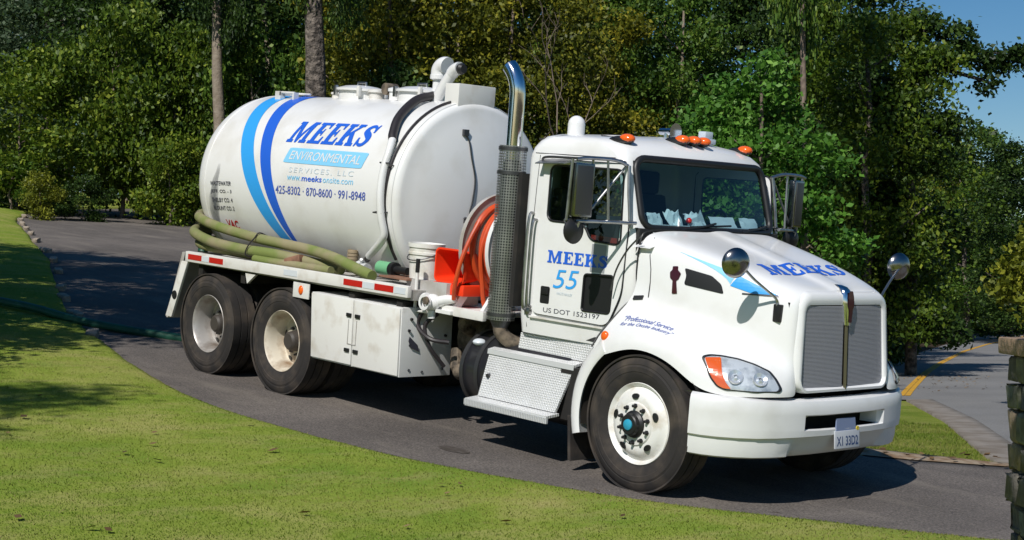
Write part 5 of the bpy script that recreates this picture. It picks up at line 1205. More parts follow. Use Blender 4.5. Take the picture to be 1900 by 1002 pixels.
# ---- bumper with slot, number plate
def bx(y): a = abs(y); return float(np.interp(a, [0, .3, .55, .75, .90, 1.02, 1.12, 1.175, 1.20], [1.055, 1.05, 1.02, .975, .915, .83, .72, .62, .52]))
ys = [-1.20, -1.19, -1.175, -1.12, -1.02, -.90, -.75, -.62, -.56, -.50, -.455, -.30, 0, .30, .455, .50, .56, .62, .75, .90, 1.02, 1.12, 1.175, 1.19, 1.20]
zr = [.400, .415, .47, .545, .560, .600, .605, .70, .715, .775, .812, .825]
def bpt(y, k_):
    z = zr[k_]; a = abs(y); o = 0; e_ = .002; nx_, ny_ = 1.0, -(bx(a+e_)-bx(a-e_))/(2*e_); q_ = math.hypot(nx_, ny_); nx_ /= q_; ny_ = ny_/q_*(1 if y > 0 else -1)
    inb = max(0, 1-max(0, a-.47)/.06)          # inside the centre slot
    if k_ <= 3:
        o = (-.080, -.042, -.030, -.027)[k_] if a > .58 else (-.12, -.095, -.06, -.022)[k_]
    if k_ == 4: o = -.004
    if k_ in (6, 7): o = -.04*inb if a < .5 else 0
    if k_ == 10: o = -.018
    if k_ == 11: o = -.06
    zc = .03*(a/1.2)**2*(1 if k_ < 5 else -.5)
    return Vector((bx(y)+o*nx_, y+o*ny_, z+zc*(-1 if k_ >= 9 else -.5)))
m = MB(); V = [bpt(y, k_) for y in ys for k_ in range(len(zr))]; F = []
for i in range(len(ys)-1):
    for k_ in range(len(zr)-1):
        yc = abs((ys[i]+ys[i+1])/2)
        if k_ == 6 and yc < .456: continue
        a = i*len(zr)+k_; F.append((a, a+1, a+len(zr)+1, a+len(zr)))
m.add(V, F)
# return faces at top, bottom and ends
m.loft([[bpt(y, 11) for y in ys], [bpt(y, 11)+Vector((-.10, 0, -.01)) for y in ys]], False); m.loft([[bpt(y, 0) for y in ys], [bpt(y, 0)+Vector((-.12, 0, .01)) for y in ys]], False)
bump = m.build('bumper', mat('bumper_white', (.72, .72, .72), .38, 0, .1, (3, (.60, .59, .57), .5, .8)), truck, smooth=28)
MB().box(.70, .86, -.62, .62, .56, .76).build('slot_void', FLAT, bump)
for s_ in (-1, 1): MB().add([bpt(s_*.455, 6), bpt(s_*.455, 7), bpt(s_*.455, 7)+Vector((-.12, -s_*.04, 0)), bpt(s_*.455, 6)+Vector((-.12, -s_*.04, 0))], [(0, 1, 2, 3)]).build('slot_cheek', WHITE, bump)
px_ = 1.075
m = MB(); m.hexa([(px_-.012, -.17, .455), (px_, -.17, .455), (px_-.012, .14, .455), (px_, .14, .455), (px_-.026, -.17, .585), (px_-.014, -.17, .585), (px_-.026, .14, .585), (px_-.014, .14, .585)]); pl = m.build('number_plate', PLATE, truck, bevel=.004)
MB().hexa([(px_-.03, -.15, .585), (px_-.018, -.15, .585), (px_-.03, .10, .585), (px_-.018, .10, .585), (px_-.045, -.13, .675), (px_-.035, -.13, .675), (px_-.045, .10, .675), (px_-.035, .10, .675)]).build('plate_bracket', mat('bracket_blue', (.16, .20, .32), .5), pl)
decal('lettering', text2d('X1 33D2', .02), lambda u, v_: Vector((px_+.003-.016*(.035+.085*v_)/.155, -.15+.27*u, .475+.07*v_)), mat('plate_ink', (.03, .06, .16), .5), pl)
MB().lathe([(px_-.014, .001), (px_-.012, .016), (px_-.02, .017)], 12, 'x', (0, .115, .595)).build('sticker', mat('yellow_sticker', (.55, .42, .03), .5), pl)
# ---- hood mirrors on stalks
for sd_ in (-1, 1):
    b = empty('hood_mirror', truck); base = flank((.80, -.70, 1.455), .0); base = Vector((base.x, base.y*-sd_, base.z)); c = Vector((.69, sd_*1.03, 1.785))
    m = MB(); m.box(base.x-.03, base.x+.035, base.y-.02, base.y+.02, base.z-.085, base.z+.045); m.build('foot', BLACK, b, bevel=.008)
    MB().tube(smooth_path([base+Vector((0, sd_*.01, .03)), base+Vector((-.01, sd_*.03, .09)), c+(base-c)*.45+Vector((0, 0, .03)), c+Vector((.03, -sd_*.04, -.02))], 6), .010, 8).build('stalk', STEEL, b)
    n_ = Vector((-.88, .38 if sd_ < 0 else .30, .05)).normalized(); q = n_.to_track_quat('Z', 'Y').to_matrix()
    for nm, prof_, m_ in (('housing', [(-.055, .001), (-.05, .045), (-.032, .085), (-.008, .108), (.0, .110)], mat('mirror_shell', (.30, .29, .28), .2, 1.0) if sd_ < 0 else MATS['mirror_shell']), ('glass', [(.0, .108), (.006, .10), (.012, .06), (.015, .001)], CHROME)):
        mm = MB(); mm.add([c+q @ Vector((r*math.cos(t), r*math.sin(t), h)) for h, r in prof_ for t in np.linspace(0, 6.283, 33)[:-1]], [(i*32+j, i*32+(j+1) % 32, (i+1)*32+(j+1) % 32, (i+1)*32+j) for i in range(len(prof_)-1) for j in range(32)]); mm.build(nm, m_, b, smooth=60)

# ------------------------------------------------------------------ loose things on and around the truck
def thing_on_truck(o, label, cat, group=None): onTruck(o); tag(o, label, cat, group); return o
bk = empty('bucket'); bk.matrix_world = TM @ Matrix.Translation((-2.99, -.82, 1.290)) @ Matrix.Scale(1.06, 4)
tag(bk, 'white five gallon plastic bucket standing on the shelf beside the orange crate', 'bucket')
MB().lathe([(0, .001), (0, .130), (.20, .142), (.205, .152), (.225, .152), (.228, .144), (.262, .146), (.265, .156), (.30, .158), (.30, .148), (.29, .142), (.05, .125), (.05, .001)], 40, 'z').build('shell', BUCKET, bk, smooth=35)
MB().tube([(math.cos(t)*.158, math.sin(t)*.158-.0, .225-.07*abs(math.sin(t))) for t in np.linspace(math.pi, 2*math.pi, 16)], .005, 6).build('handle', DKSTEEL, bk)
ct = empty('plastic_crate'); ct.matrix_world = TM @ Matrix.Translation((-2.52, -.80, 1.30)) @ Matrix.Rotation(rad(4), 4, 'Z')
tag(ct, 'orange red plastic tub lying on its side with its open mouth to the lawn', 'tub')
m = MB(); o_ = rrect(-.185, .185, 0, .30, .05); i_ = rrect(-.17, .17, .015, .285, .04); k_o = rrect(-.15, .15, .03, .265, .05)
m.loft([[Vector((x, -.15, z)) for x, z in o_], [Vector((x, -.12, z)) for x, z in o_], [Vector((x*.97, -.12, .15+(z-.15)*.97)) for x, z in o_], [Vector((x, .16, z)) for x, z in k_o]], True, False)
m.loft([[Vector((x, -.15, z)) for x, z in o_], [Vector((x, -.15, z)) for x, z in i_], [Vector((x*.85, .14, .15+(z-.15)*.82)) for x, z in i_]], True, False); b0 = len(m.v); m.add([Vector((x*.85, .14, .15+(z-.15)*.82)) for x, z in i_], [tuple(range(len(i_)))]); m.build('shell', TUB, ct, smooth=35)
MB().box(-.20, .20, -.16, .18, -.10, -.002).build('base_tray', TUB, ct, bevel=.02)
# suction hoses heaped along the deck
DZ = lambda x: 1.186+(x+6.4)/3.66*.025
def hose(pts, r, m_, label, k_=7, n_=16, cuff=None):
    o = MB().tube(smooth_path(pts, k_), r, n_).build('suction_hose', m_, None, smooth=60); thing_on_truck(o, label, 'hose')
    return o
h1 = hose([(-7.0, .55, 1.30), (-7.20, .0, 1.46), (-7.14, -.50, 1.585), (-6.82, -.84, 1.56), (-6.25, -.97, 1.50), (-5.5, -1.0, 1.445), (-5.0, -1.0, 1.425), (-4.5, -1.0, 1.405), (-4.1, -1.02, 1.37), (-3.75, -1.05, 1.315), (-3.42, -1.08, 1.265)], .052, HOSEG, 'thick green suction hose on top of the heap, ending at the front of the deck')
h2 = hose([(-6.9, .70, 1.26), (-7.22, .1, 1.34), (-7.12, -.55, 1.42), (-6.75, -.93, 1.40), (-6.2, -1.05, 1.34), (-5.6, -1.07, 1.315), (-5.0, -1.06, 1.315), (-4.5, -.98, 1.285), (-4.1, -.92, 1.262)], .054, HOSEG, 'green suction hose lying under the top one, tied to it with a black cord')
h3 = hose([(-6.8, .80, 1.26), (-7.10, .2, 1.27), (-7.0, -.60, 1.30), (-6.55, -.95, 1.275), (-5.9, -.93, 1.255), (-5.4, -.92, 1.25), (-4.9, -.93, 1.25)], .045, HOSEG, 'lowest green hose of the heap, half hidden at the tail of the deck')
h4 = hose([(-5.30, -1.10, 1.245), (-4.9, -1.10, 1.243), (-4.4, -1.09, 1.248), (-4.05, -1.08, 1.250)], .042, HOSEG, 'short pale green hose end lying flat on the deck rail below the thick hose')
h5 = hose([(-7.25, -.02, 1.74), (-7.24, -.28, 1.62), (-7.20, -.45, 1.48), (-7.14, -.55, 1.30), (-7.1, -.6, 1.15)], .055, HOSED, 'dark green hose loop hanging upright behind the tank tail')
h6 = hose([(-7.0, -.20, 1.84), (-7.06, -.45, 1.72), (-7.05, -.58, 1.62), (-6.98, -.68, 1.52)], .055, HOSED, 'dark green hose bend pressed against the tank tail')
tie = MB().tube(smooth_path([(-5.35, -.93, 1.47), (-5.36, -1.03, 1.50), (-5.38, -1.075, 1.44), (-5.40, -1.13, 1.36), (-5.42, -1.14, 1.28), (-5.40, -1.08, 1.25)], 5), .007, 6).build('black_cord', HOSEB); thing_on_truck(tie, 'thin black cord tied round the two green hoses', 'cord')
wb = MB().box(-.10, .10, -.05, .05, 0, .085).build('wood_block', WOOD, None, bevel=.02); wb.matrix_world = TM @ Matrix.Translation((-4.66, -1.06, 1.245)) @ Matrix.Rotation(rad(-18), 4, 'Y') @ Matrix.Rotation(rad(15), 4, 'Z'); tag(wb, 'reddish brown wood block wedged under the thick green hose', 'block')
m = MB()
for k_ in range(7): m.lathe([(1.235+k_*.031, .055), (1.235+k_*.031+.024, .055), (1.235+k_*.031+.024, .046), (1.235+k_*.031+.031, .046)], 16, 'z', (-4.10, -.80, 0))
wb2 = m.build('ribbed_coupling', CORK); thing_on_truck(wb2, 'tan ribbed coupling standing against the tank behind the hose', 'coupling')
m = MB(); m.lathe([(-.09, .001), (-.09, .05), (-.03, .05), (-.03, .075), (.03, .075), (.03, .055), (.09, .055), (.09, .001)], 18, 'x', (-3.90, -.84, 1.29)); m.tube([(-3.90, -.84, 1.34), (-3.86, -.88, 1.38)], .015, 8); o = m.build('pipe_fitting', GALV); thing_on_truck(o, 'grey cast pipe fitting beside the tan coupling', 'fitting')
m = MB(); m.lathe([(-.10, .001), (-.10, .062), (.08, .062), (.08, .001)], 20, 'x', (-3.47, -.88, 1.335)); o = m.build('hose_coupling', mat('mint_plastic', (.16, .42, .22), .5)); thing_on_truck(o, 'mint green hose coupling lying on the shelf board near the bucket', 'coupling')
m = MB(); m.lathe([(-3.388, .001), (-3.388, .066), (-3.33, .066), (-3.33, .035), (-3.16, .035), (-3.16, .001)], 18, 'x', (0, -.88, 1.335)); o = m.build('camlock_plug', BLACK); thing_on_truck(o, 'black plug with a pale shank next to the mint green coupling', 'plug')
# papers and rags on the dash
dz_ = 1.995
pr = random.Random(11)
def rag(x, y, sc, lift, label, m_, nm='paper_sheet', cat='paper'):
    r = random.Random(hash(label) % 1000); V = []; F = []; n_ = 7
    for i in range(n_):
        for j in range(n_): V.append((x+(i/(n_-1)-.5)*sc[0]+r.uniform(-.008, .008), y+(j/(n_-1)-.5)*sc[1]+r.uniform(-.008, .008), dz_-.02+lift*r.random()*(1 if 0 < i < n_-1 and 0 < j < n_-1 else .4)+.012 - (i/(n_-1)-.5)*.15))
    for i in range(n_-1):
        for j in range(n_-1): a = i*n_+j; F.append((a, a+1, a+n_+1, a+n_))
    o = MB().add(V, F).build(nm, m_, None, smooth=20); thing_on_truck(o, label, cat)
rag(-.445, -.64, (.09, .16), .03, 'white paper at the near corner of the dashboard', PAPER)
rag(-.43, -.44, (.10, .18), .10, 'crumpled pale cloth on the dashboard behind the first paper', PAPER, 'cloth', 'cloth')
rag(-.415, -.19, (.10, .24), .09, 'crumpled pale cloth in the middle of the dashboard', PAPER, 'cloth', 'cloth')
rag(-.425, .18, (.12, .32), .012, 'flat white sheet lying under the far half of the windscreen', PAPER)
rag(-.435, .52, (.10, .22), .02, 'white sheet at the far corner of the dashboard', PAPER)
o = MB().sphere((-.40, -.30, dz_+.03), .025, 12, 8).build('red_ball', REDL, None); thing_on_truck(o, 'small red round thing among the cloths on the dashboard', 'ball')
# hose across the drive to the lawn
def gp(x, y, h): return Vector((x, y, ground_z(x, y)+h))
hz = [Vector((-6.9, .25, 1.36)), gp(-7.2, .25, .35), gp(-7.7, .1, .07), gp(-8.4, -.25, .06), gp(-9.4, -.75, .10), gp(-10.3, -1.0, .07), gp(-11.4, -1.2, .06), gp(-12.6, -1.35, .06), gp(-14, -1.6, .06), gp(-16, -2.3, .06), gp(-19, -3.6, .06), gp(-23, -5.5, .06)]
o = MB().tube(smooth_path(hz, 8), .052, 14).build('suction_hose', HOSED, None, smooth=60); tag(o, 'long dark green hose running from the truck tail across the shaded drive onto the lawn', 'hose')
# ------------------------------------------------------------------ trees and shrubs
def leaf_cloud(name, cl, per, spread, leaf, m, seed, up=.7, flat=.6):
    """cl: (n, 3) cluster centres; each carries `per` single leaves"""
    r = np.random.default_rng(seed); c = np.repeat(np.asarray(cl, float), per, 0); n = len(c)
    o = r.normal(0, 1, (n, 3)); o[:, 2] *= flat; p = c + o*spread
    nrm = r.normal(0, 1, (n, 3)); nrm[:, 2] += up; nrm /= np.linalg.norm(nrm, axis=1)[:, None]
    a = r.normal(0, 1, (n, 3)); u = np.cross(nrm, a); u /= np.linalg.norm(u, axis=1)[:, None]; v = np.cross(nrm, u)
    s_ = leaf*r.uniform(.55, 1.35, n)[:, None]; u *= s_; v *= s_*.62
    V = np.stack([p-u, p-v-u*.12, p+u, p+v-u*.12], 1).reshape(-1, 3)
    ctint = np.repeat(r.normal(.42, .17, len(cl)), per)
    return np_mesh(name, V, np.arange(n*4).reshape(-1, 4), m, attr={'tint': ('FACE', np.clip(ctint+r.normal(0, .18, n), 0, 1))}, smooth=False)
def blob_clusters(blobs, seed, shell=.55):
    """blobs: (x, y, z, rx, ry, rz, n): clusters in uneven lumps, denser towards the outside"""
    r = np.random.default_rng(seed); out = []
    for x, y, z, rx, ry, rz, n in blobs:
        d = r.normal(0, 1, (n, 3)); d /= np.linalg.norm(d, axis=1)[:, None]; q = (shell+(1-shell)*r.random(n)**.6)[:, None]
        q *= 1+.22*np.sin(d[:, :1]*5+seed)*np.sin(d[:, 1:2]*4+seed*2)
        out.append(np.array([x, y, z])+d*q*np.array([rx, ry, rz]))
    return np.concatenate(out)
def lumpy(h, r, base, k, n, seed, top=.55):
    """blobs of a tree crown of height h and radius r, starting at base"""
    g = random.Random(seed); B = []
    for i in range(k):
        t = (i+.5)/k; z = base+(h-base)*t; w_ = r*(1-abs(t-.42)**1.7*1.25)*g.uniform(.75, 1.05); a = i*2.4+g.uniform(-.5, .5); off = w_*g.uniform(.35, .80)
        br = max(.36, w_*.40)*g.uniform(.75, 1.25); B.append((math.cos(a)*off, math.sin(a)*off, z, br, br, br*.72, n))
    return B
def trunk_mesh(name, h, r, m, seed, limbs=5, lean=.02, base_l=.3):
    g = random.Random(seed); mb = MB(); pts = []; x = y = 0
    for i in range(9):
        t = i/8; pts.append((x, y, h*t)); x += g.uniform(-1, 1)*h*lean; y += g.uniform(-1, 1)*h*lean
    mb.tube(pts, [r*(1.25 if i == 0 else 1.05-.75*i/8) for i in range(9)], 12)
    for k_ in range(limbs):
        t = base_l+(.95-base_l)*(k_+.5)/limbs; i = int(t*8); p = Vector(pts[i]); a = k_*2.4+g.uniform(-.4, .4); L = h*.26*(1.2-t)
        q = [p, p+Vector((math.cos(a)*L*.5, math.sin(a)*L*.5, L*.28)), p+Vector((math.cos(a)*L, math.sin(a)*L, L*.62))]
        mb.tube(smooth_path(q, 3), [r*.36*(1-.11*j) for j in range(7)], 6)
    o = mb.build(name, m, None, smooth=60); me_ = o.data; bpy.data.objects.remove(o); return me_
C_TALL = [leaf_cloud('crown', blob_clusters(lumpy(11, 3.3, 1.2, 22, 46, s_), s_), 27, .25, .080, LF_DARK, s_) for s_ in (1, 2, 3)]
C_HIGH = [leaf_cloud('crown', blob_clusters(lumpy(12.5, 3.4, 5.6, 16, 48, s_), s_), 27, .25, .080, LF_DARK, s_) for s_ in (4, 5)]
C_BUSH = [leaf_cloud('crown', blob_clusters(lumpy(4.0, 2.1, .35, 17, 33, s_), s_), 28, .20, .064, LF_DARK, s_) for s_ in (6, 7, 8)]
C_SHRUB = [leaf_cloud('crown', blob_clusters(lumpy(1.6, 1.0, .12, 6, 45, s_), s_), 22, .10, .042, LF_DARK, s_) for s_ in (9, 10)]
T_TALL = [trunk_mesh('trunk', 10.5, .17, BARK, 21), trunk_mesh('trunk', 10.5, .15, BARKL, 22), trunk_mesh('trunk', 11, .13, TWIG, 23)]
T_BUSH = [trunk_mesh('trunk', 3.4, .06, TWIG, 24, 6, .03, .15)]
T_SHRUB = [trunk_mesh('trunk', 1.3, .03, TWIG, 25, 5, .04, .1)]
def plant(name, cat, d, l, crown, trunk, m, label, sc=(1, 1, 1), rot=0, group=None, at=None, tsc=None):
    p = at or dl(d, l); e = empty(name); e.location = (p[0], p[1], ground_z(*p)-.05); e.rotation_euler = (0, 0, rot); tag(e, label, cat, group)
    if trunk is not None:
        t = link('trunk', trunk, e); t.scale = tsc or sc
    if crown is not None:
        c = link('crown', crown, e); c.scale = sc
        if m: c.material_slots[0].link = 'OBJECT'; c.material_slots[0].material = m
    return e
def px(x, d): return (x-950)/2850*d
# front of the wood, left to right
plant('broad_tree', 'tree', 44, px(30, 44), C_BUSH[0], T_BUSH[0], LF_WARM, 'olive yellow bushy tree at the far left edge above the lawn', (1.15, 1.15, 1.12), .4)
plant('shrub', 'shrub', 41.0, px(70, 41), C_SHRUB[0], T_SHRUB[0], LF_YELL, 'small yellow leaved shrub where the lawn meets the drive end', (.72, .72, .78), 0)
plant('broad_tree', 'tree', 45, px(225, 45), C_BUSH[1], T_BUSH[0], LF_WARM, 'wide mid green tree behind the drive end, left of the tank', (1.05, 1.05, 1.5), 1.2)
plant('broad_tree', 'tree', 46, px(345, 46), C_BUSH[2], T_BUSH[0], LF_WARM, 'green tree just left of the tank tail, its top above the tank', (.9, .9, 1.45), 2.2)
plant('broad_tree', 'tree', 45, px(470, 45), C_BUSH[0], T_BUSH[0], LF_MID, 'dark green bushy tree behind the blue stripes of the tank', (1.0, 1.0, 1.5), 3.5)
plant('shrub', 'shrub', 42, px(150, 42), C_SHRUB[1], T_SHRUB[0], LF_DARK, 'low dark shrub right of the small yellow one at the drive end', (.8, .8, .75), 1)
plant('shrub', 'shrub', 43, px(318, 43), C_SHRUB[0], T_SHRUB[0], LF_WARM, 'low green shrub left of the hoses behind the drive', (1.25, 1.25, 1.5), 2)
plant('shrub', 'shrub', 43, px(20, 43), C_SHRUB[1], T_SHRUB[0], LF_MID, 'green shrub under the olive tree at the far left', (1.3, 1.3, .9), 4)
plant('oak_tree', 'tree', 55, px(80, 55), C_TALL[0], T_TALL[0], LF_BLUE, 'tall blue green tree with sky showing through, upper left corner', (1.1, 1.1, 1.05), .2)
plant('oak_tree', 'tree', 53, px(235, 53), C_TALL[1], T_TALL[0], LF_DARK, 'tall dark tree behind the wide mid green tree', (.95, .95, 1.0), 1.9)
plant('pine_tree', 'tree', 43.5, px(412, 43.5), C_HIGH[0], trunk_mesh('trunk', 12, .20, BARKL, 31, 4, .006, .6), LF_DARK, 'slim tree with a pale straight trunk above the tank tail', (.42, .42, 1.0), .5, tsc=(1, 1, 1))
plant('pine_tree', 'tree', 39, px(592, 39), C_HIGH[1], trunk_mesh('trunk', 13, .33, BARK, 32, 5, .006, .6), LF_DARK, 'thick grey barked trunk rising behind the manholes of the tank', (.45, .45, 1.1), 1.1, tsc=(1, 1, 1))
plant('autumn_tree', 'tree', 43, px(705, 43), C_TALL[2], T_TALL[2], LF_OLIVE, 'olive yellow autumn tree right of the thick grey trunk', (.85, .85, .95), 2.0)
plant('autumn_tree', 'tree', 45, px(835, 45), C_TALL[0], T_TALL[2], LF_OLIVE, 'yellowing tree behind the white vent elbow on the tank', (.85, .85, .98), 3.3)
plant('autumn_tree', 'tree', 44, px(960, 44), C_TALL[1], T_TALL[2], LF_OLIVE, 'rusty yellow tree directly behind the exhaust stack', (.8, .8, .9), 4.4)
plant('autumn_tree', 'tree', 47, px(1110, 47), C_TALL[2], T_TALL[2], LF_OLIVE, 'brownish thinning tree behind the cab roof', (.85, .85, .9), 5.1)
plant('broad_tree', 'tree', 42, px(760, 42), C_BUSH[1], T_BUSH[0], LF_DARK, 'dark bush in the gap below the yellowing trees behind the tank', (1.1, 1.1, 1.3), .9)
plant('broad_tree', 'tree', 41, px(1060, 41), C_BUSH[2], T_BUSH[0], LF_RUST, 'low rusty bush behind the white air cleaner cap', (1.0, 1.0, 1.2), 1.5)
plant('broad_tree', 'tree', 42, px(1220, 42), C_BUSH[0], T_BUSH[0], LF_OLIVE, 'low olive bush behind the amber roof lights', (1.05, 1.05, 1.25), 2.9)
plant('oak_tree', 'tree', 48, px(1250, 48), C_TALL[0], T_TALL[1], LF_MID, 'tall green tree behind the roof lights with a dim crown', (.85, .85, 1.0), .8)
# bright maple above the windscreen, built with its own layered sprays
mB = [(-1.1, .1, 3.9, .85, .8, .55, 60), (-.2, -.3, 4.45, .9, .8, .55, 70), (.55, .2, 5.1, .8, .8, .6, 60), (-.75, .2, 4.9, .75, .7, .5, 50), (.9, -.2, 3.55, .8, .7, .5, 60), (.1, -.4, 3.55, .8, .7, .45, 50), (1.4, 0, 4.4, .6, .6, .45, 40), (.35, .1, 5.9, .55, .55, .5, 36), (-.3, .3, 5.6, .5, .5, .4, 30), (1.55, -.2, 2.9, .55, .5, .35, 34), (-1.5, 0, 4.5, .5, .5, .4, 28)]
mB2 = [(q[0], q[1], q[2]-.2, *[k_ for k_ in q[3:]]) for q in mB]
plant('maple_tree', 'tree', 29, px(1385, 29), leaf_cloud('crown', blob_clusters(mB2, 51, .35), 26, .14, .062, LF_BRIGHT, 51), trunk_mesh('trunk', 5.6, .085, TWIG, 52, 7, .012, .4), None, 'bright green maple with layered sprays above the windscreen', (1.05, 1.05, 1.06), .83)
plant('pole_tree', 'tree', 30.6, px(1494, 30.6), C_HIGH[0], trunk_mesh('trunk', 11, .115, TWIG, 33, 3, .004, .7), LF_MID, 'straight pale trunk between the bright maple and the far side mirror', (.36, .36, 1.3), 2.5, tsc=(.75, .75, 1.1))
plant('oak_tree', 'tree', 38, px(1600, 38), C_TALL[1], T_TALL[0], LF_WARM, 'large green oak right of the bright maple, leaning over the road', (.78, .78, .84), 4.0)
plant('oak_tree', 'tree', 43, px(1520, 43), C_TALL[2], T_TALL[0], LF_DARK, 'dark oak filling the gap left of the large green oak', (.85, .85, .95), 5.5)
# overhanging branch against the sky
bB = [(0, 0, 0, .55, .5, .4, 40), (.7, .1, .55, .55, .5, .35, 40), (1.5, 0, .75, .5, .5, .3, 36), (2.2, .1, .55, .45, .4, .3, 30), (2.9, 0, .75, .4, .4, .28, 26), (3.5, .1, .45, .35, .3, .25, 20), (1.2, .1, 1.25, .4, .4, .3, 22), (.3, 0, 1.5, .55, .5, .4, 34), (2.0, 0, -.05, .35, .3, .25, 8), (-.4, 0, -.9, .6, .5, .5, 40), (.35, 0, -1.7, .5, .5, .45, 34), (.9, .1, -1.0, .4, .4, .3, 20)]
g_ = Matrix.Rotation(math.atan2(RD.y, RD.x), 3, 'Z')
bb = [(*(g_ @ Vector(q[:3]))+Vector((0, 0, 7.2))[:], *q[3:]) for q in []]
bc = blob_clusters(bB, 61, .3); rot_ = np.array([[RD.x, RD.y, 0], [LD.x, LD.y, 0], [0, 0, 1]]); bc = bc @ rot_
e = plant('oak_tree', 'tree', 39, px(1690, 39), leaf_cloud('crown', np.concatenate([bc+np.array([0, 0, 7.5]), blob_clusters(lumpy(8.5, 1.9, .8, 9, 60, 62), 62)]), 24, .16, .072, LF_DARK, 61), None, None, 'dark leafy oak whose long branch reaches right across the blue sky', (1, 1, 1), 0)
mb = MB(); mb.tube([(0, 0, 0), (.05, 0, 3), (0, .05, 6), (.0, 0, 8)], [.16, .13, .10, .05], 10)
for pth in (((0, 0, 5.6), (.2, 0, 7.0), (.8, .1, 8.0), (1.7, 0, 8.3), (3.4, .1, 8.15)), ((0, 0, 6.6), (.3, 0, 8.0), (.4, 0, 9.0)), ((.8, .1, 7.9), (1.5, 0, 7.7), (2.1, 0, 7.5))):
    mb.tube([tuple(np.array(p_) @ rot_) for p_ in smooth_path(pth, 4)], [.06*(1-.045*i) for i in range(4*(len(pth)-1)+1)], 6)
mb.build('trunk', BARK, e, smooth=60)
# dark thicket below and the bank by the road
for i, (x, d, c, m_, s_, lb) in enumerate([(1450, 40, 1, LF_DARK, (1.1, 1.1, 1.35), 'dark thicket bush behind the far side mirror'), (1545, 41, 2, LF_DARK, (1.15, 1.15, 1.5), 'tall dark thicket bush behind the hood nose'), (1625, 43, 0, LF_DARK, (1.1, 1.1, 1.3), 'dark bush behind the far hood mirror, above the road bend'),
        (1360, 40, 0, LF_DARK, (1.1, 1.1, 1.3), 'dark bush behind the windscreen below the bright maple'), (1638, 47, 1, LF_MID, (.7, .7, 1.2), 'green bush on the bank right of the far hood mirror'), (1745, 112, 2, LF_MID, (2.2, 2.2, 2.0), 'green bush beside the road where the yellow lines curve away')]):
    plant('broad_tree', 'tree', d, px(x, d), C_BUSH[c], T_BUSH[0], m_, lb, s_, i*1.7)
plant('autumn_tree', 'tree', 98, px(1765, 98), C_TALL[0], T_TALL[2], LF_YELL, 'yellow green tree glowing in the sun beyond the road bend', (1.0, 1.0, 1.12), .7)
plant('oak_tree', 'tree', 64, px(1640, 64), C_TALL[1], T_TALL[0], LF_OLIVE, 'olive green tree behind the branch that reaches over the sky', (.70, .70, .92), 2.7)
plant('oak_tree', 'tree', 92, px(1800, 92), C_TALL[2], T_TALL[0], LF_MID, 'far green tree above the road end, left one of the distant group', (1.2, 1.2, 1.15), 1.3)
plant('oak_tree', 'tree', 84, px(1905, 84), C_TALL[0], T_TALL[0], LF_DARK, 'dark far tree at the right edge against the sky', (1.2, 1.2, .98), 3.9)
plant('oak_tree', 'tree', 112, px(1730, 112), C_TALL[1], T_TALL[0], LF_DARK, 'distant dark tree behind the yellow green one', (1.6, 1.6, 1.2), 5.0)
plant('oak_tree', 'tree', 128, px(1850, 128), C_TALL[2], T_TALL[0], LF_BLUE, 'bluish distant tree crossing the end of the road', (1.9, 1.9, 1.25), .1)
plant('broad_tree', 'tree', 118, px(1800, 118), C_BUSH[1], T_BUSH[0], LF_MID, 'rounded green bush at the far end of the road', (2.2, 2.2, 1.7), .4)
plant('broad_tree', 'tree', 100, px(1880, 100), C_BUSH[2], T_BUSH[0], LF_MID, 'green bush past the road bend above the stone pillar', (2.2, 2.2, 1.9), 2.1)
yb = blob_clusters([(-1.1, 0, 2.35, .5, .5, .35, 44), (-.6, .2, 2.8, .5, .5, .4, 40), (-.3, 0, 2.0, .55, .5, .4, 44), (-1.35, .1, 2.0, .35, .3, .22, 26), (.2, .1, 3.3, .5, .5, .4, 34), (-.8, 0, 1.7, .4, .4, .25, 26), (.3, .2, 2.4, .5, .5, .4, 34)], 93, .3) @ rot_
plant('dogwood_tree', 'tree', 24.5, 9.35, leaf_cloud('crown', yb, 24, .12, .055, LF_YELL, 93), trunk_mesh('trunk', 3.0, .06, TWIG, 94, 5, .03, .4), None, 'sunlit yellow green dogwood reaching in from the right above the stone pillar', (1, 1, 1), 0)
# bare twiggy trees behind the cab
def bare(name, d, x, h, r, seed, label, arch=0.0, depth=4):
    g = random.Random(seed); mb = MB(); segs = [0]
    def grow(p, dr, L, rad_, k_):
        pts = [p]; q = p.copy(); dd = dr.copy()
        for i in range(4):
            dd = (dd+Vector((g.uniform(-.22, .22), g.uniform(-.22, .22), g.uniform(-.12, .16)-arch*.16))).normalized(); q = q+dd*L/4; pts.append(q.copy())
        mb.tube(pts, [rad_*(1-.13*i) for i in range(5)], 5 if k_ < 3 else 6, caps=False)
        if k_ > 0 and segs[0] < 420:
            for i in (2, 3, 4, 4):
                segs[0] += 1; nd = (dd+Vector((g.uniform(-1, 1), g.uniform(-1, 1), g.uniform(-.1, .9)))).normalized(); grow(pts[i], nd, L*g.uniform(.32, .55), rad_*.5, k_-1)
    grow(Vector((0, 0, 0)), Vector((.04, 0, 1)), h*.52, r, depth-1)
    o = mb.build(name, TWIG, None, smooth=80); p = dl(d, px(x, d)); o.location = (p[0], p[1], ground_z(*p)-.05); tag(o, label, 'tree'); return o
bare('bare_tree', 37.5, 1030, 9.5, .05, 3, 'bare pale trunk with thin branches between exhaust stack and cab roof')
bare('bare_tree', 36.5, 1120, 4.2, .028, 8, 'leafless arching twigs behind the white cap on the cab roof', .7)
bare('bare_tree', 37.0, 1215, 4.2, .028, 12, 'tangle of bare grey twigs behind the middle roof lights', .5)
bare('bare_tree', 37.0, 940, 4.6, .025, 15, 'thin leafless sapling between the tank and the exhaust tip', .2)
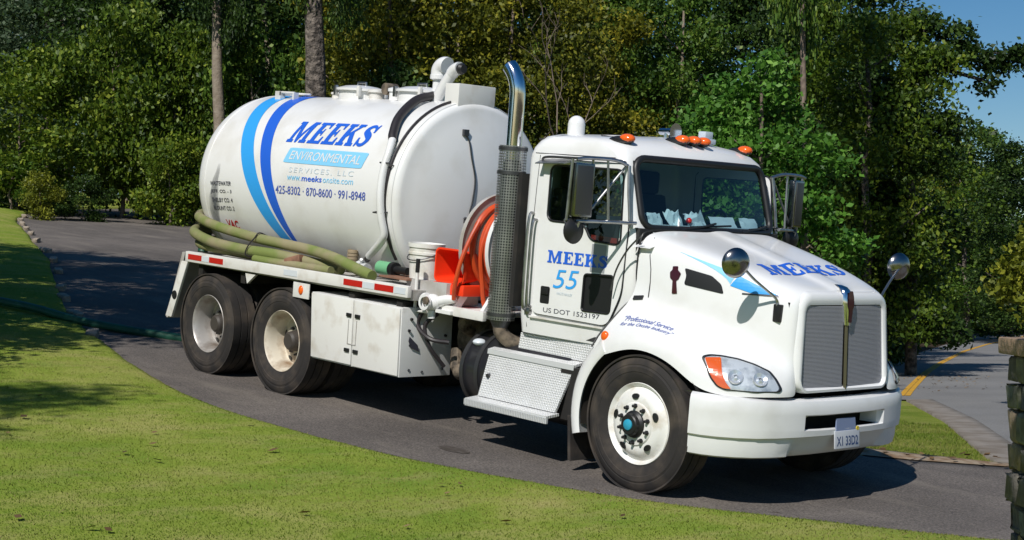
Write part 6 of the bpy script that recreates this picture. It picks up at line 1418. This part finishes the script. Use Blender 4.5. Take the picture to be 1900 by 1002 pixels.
# the wood behind: every trunk and crown that can be told apart, then one mass
back = [(-21.5, 60, 0, LF_BLUE), (-17, 58, 1, LF_DARK), (-13, 59, 2, LF_DARK), (-9.2, 57, 0, LF_DARK), (-5.5, 58, 1, LF_MID), (-1.8, 56, 2, LF_OLIVE), (2.0, 57, 0, LF_MID), (5.6, 55, 1, LF_DARK), (8.8, 54, 2, LF_DARK), (11.5, 52, 0, LF_DARK)]
for i, (l, d, c, m_) in enumerate(back):
    plant('oak_tree', 'tree', d, l, C_HIGH[c % 2] if i % 3 else C_TALL[c], T_TALL[i % 2], m_, 'tall tree deep in the wood, seen only through gaps between the front trees', (1.25, 1.25, 1.15), i*1.3, 'trees deep in the wood')
r_ = np.random.default_rng(77); n = 5200
lw = r_.uniform(-42, 17, n); dw = 68+r_.uniform(-3, 9, n); P = np.array([dl(a, b) for a, b in zip(dw, lw)]); zw = terrain(P[:, 0], P[:, 1]) + r_.uniform(0, 1, n)**.8*(11.5+2.5*np.sin(lw*.5))*np.clip((20-lw)/6, .3, 1)
far_ = leaf_cloud('far_woods', np.stack([P[:, 0], P[:, 1], zw], 1), 12, .55, .27, LF_DARK, 78)
tag(link('far_woods', far_), 'dense dark wood filling the background behind the front trees', 'woods', kind='stuff')
# trees outside the frame whose shade falls on the lawn, the drive, the road and the pillar
sh_g = 'shade trees outside the picture'
for i, (x, y, c, s_) in enumerate([(-6.9, -7.2, 0, (.80, .80, .98)), (-9.2, -5.2, 2, (.75, .75, .95)), (-11.6, -5.2, 1, (.90, .90, 1.0)), (-15.2, -4.2, 2, (.95, .95, .92)), (-19, -4.0, 0, (.7, .7, .65)), (-1.8, -12.3, 1, (.75, .75, .80))]):
    plant('shade_tree', 'tree', 0, 0, C_TALL[c], T_TALL[0], LF_MID, 'shade tree standing left of the lawn outside the picture', s_, i*1.9, sh_g, at=(x, y))
plant('shade_tree', 'tree', 24.5, 11.2, C_HIGH[1], T_TALL[0], LF_MID, 'roadside tree right of the picture whose shade stripes the road', (.85, .85, .9), .5)
plant('shade_tree', 'tree', 26.5, 10.6, C_HIGH[0], T_TALL[0], LF_MID, 'second roadside tree whose crown hangs high over the road edge', (.62, .62, 1.16), 2.5)
dg = leaf_cloud('crown', blob_clusters([(-.1, 0, 3.35, .5, .5, .3, 42), (.2, .1, 3.8, .5, .5, .35, 38), (0, -.2, 4.2, .45, .45, .4, 30)], 91, .2), 15, .12, .075, LF_MID, 91)
plant('dogwood_tree', 'tree', 3.6, 1.35, dg, None, None, 'small dogwood above the stone pillar, its trunk outside the picture', (1, 1, 1), 0)
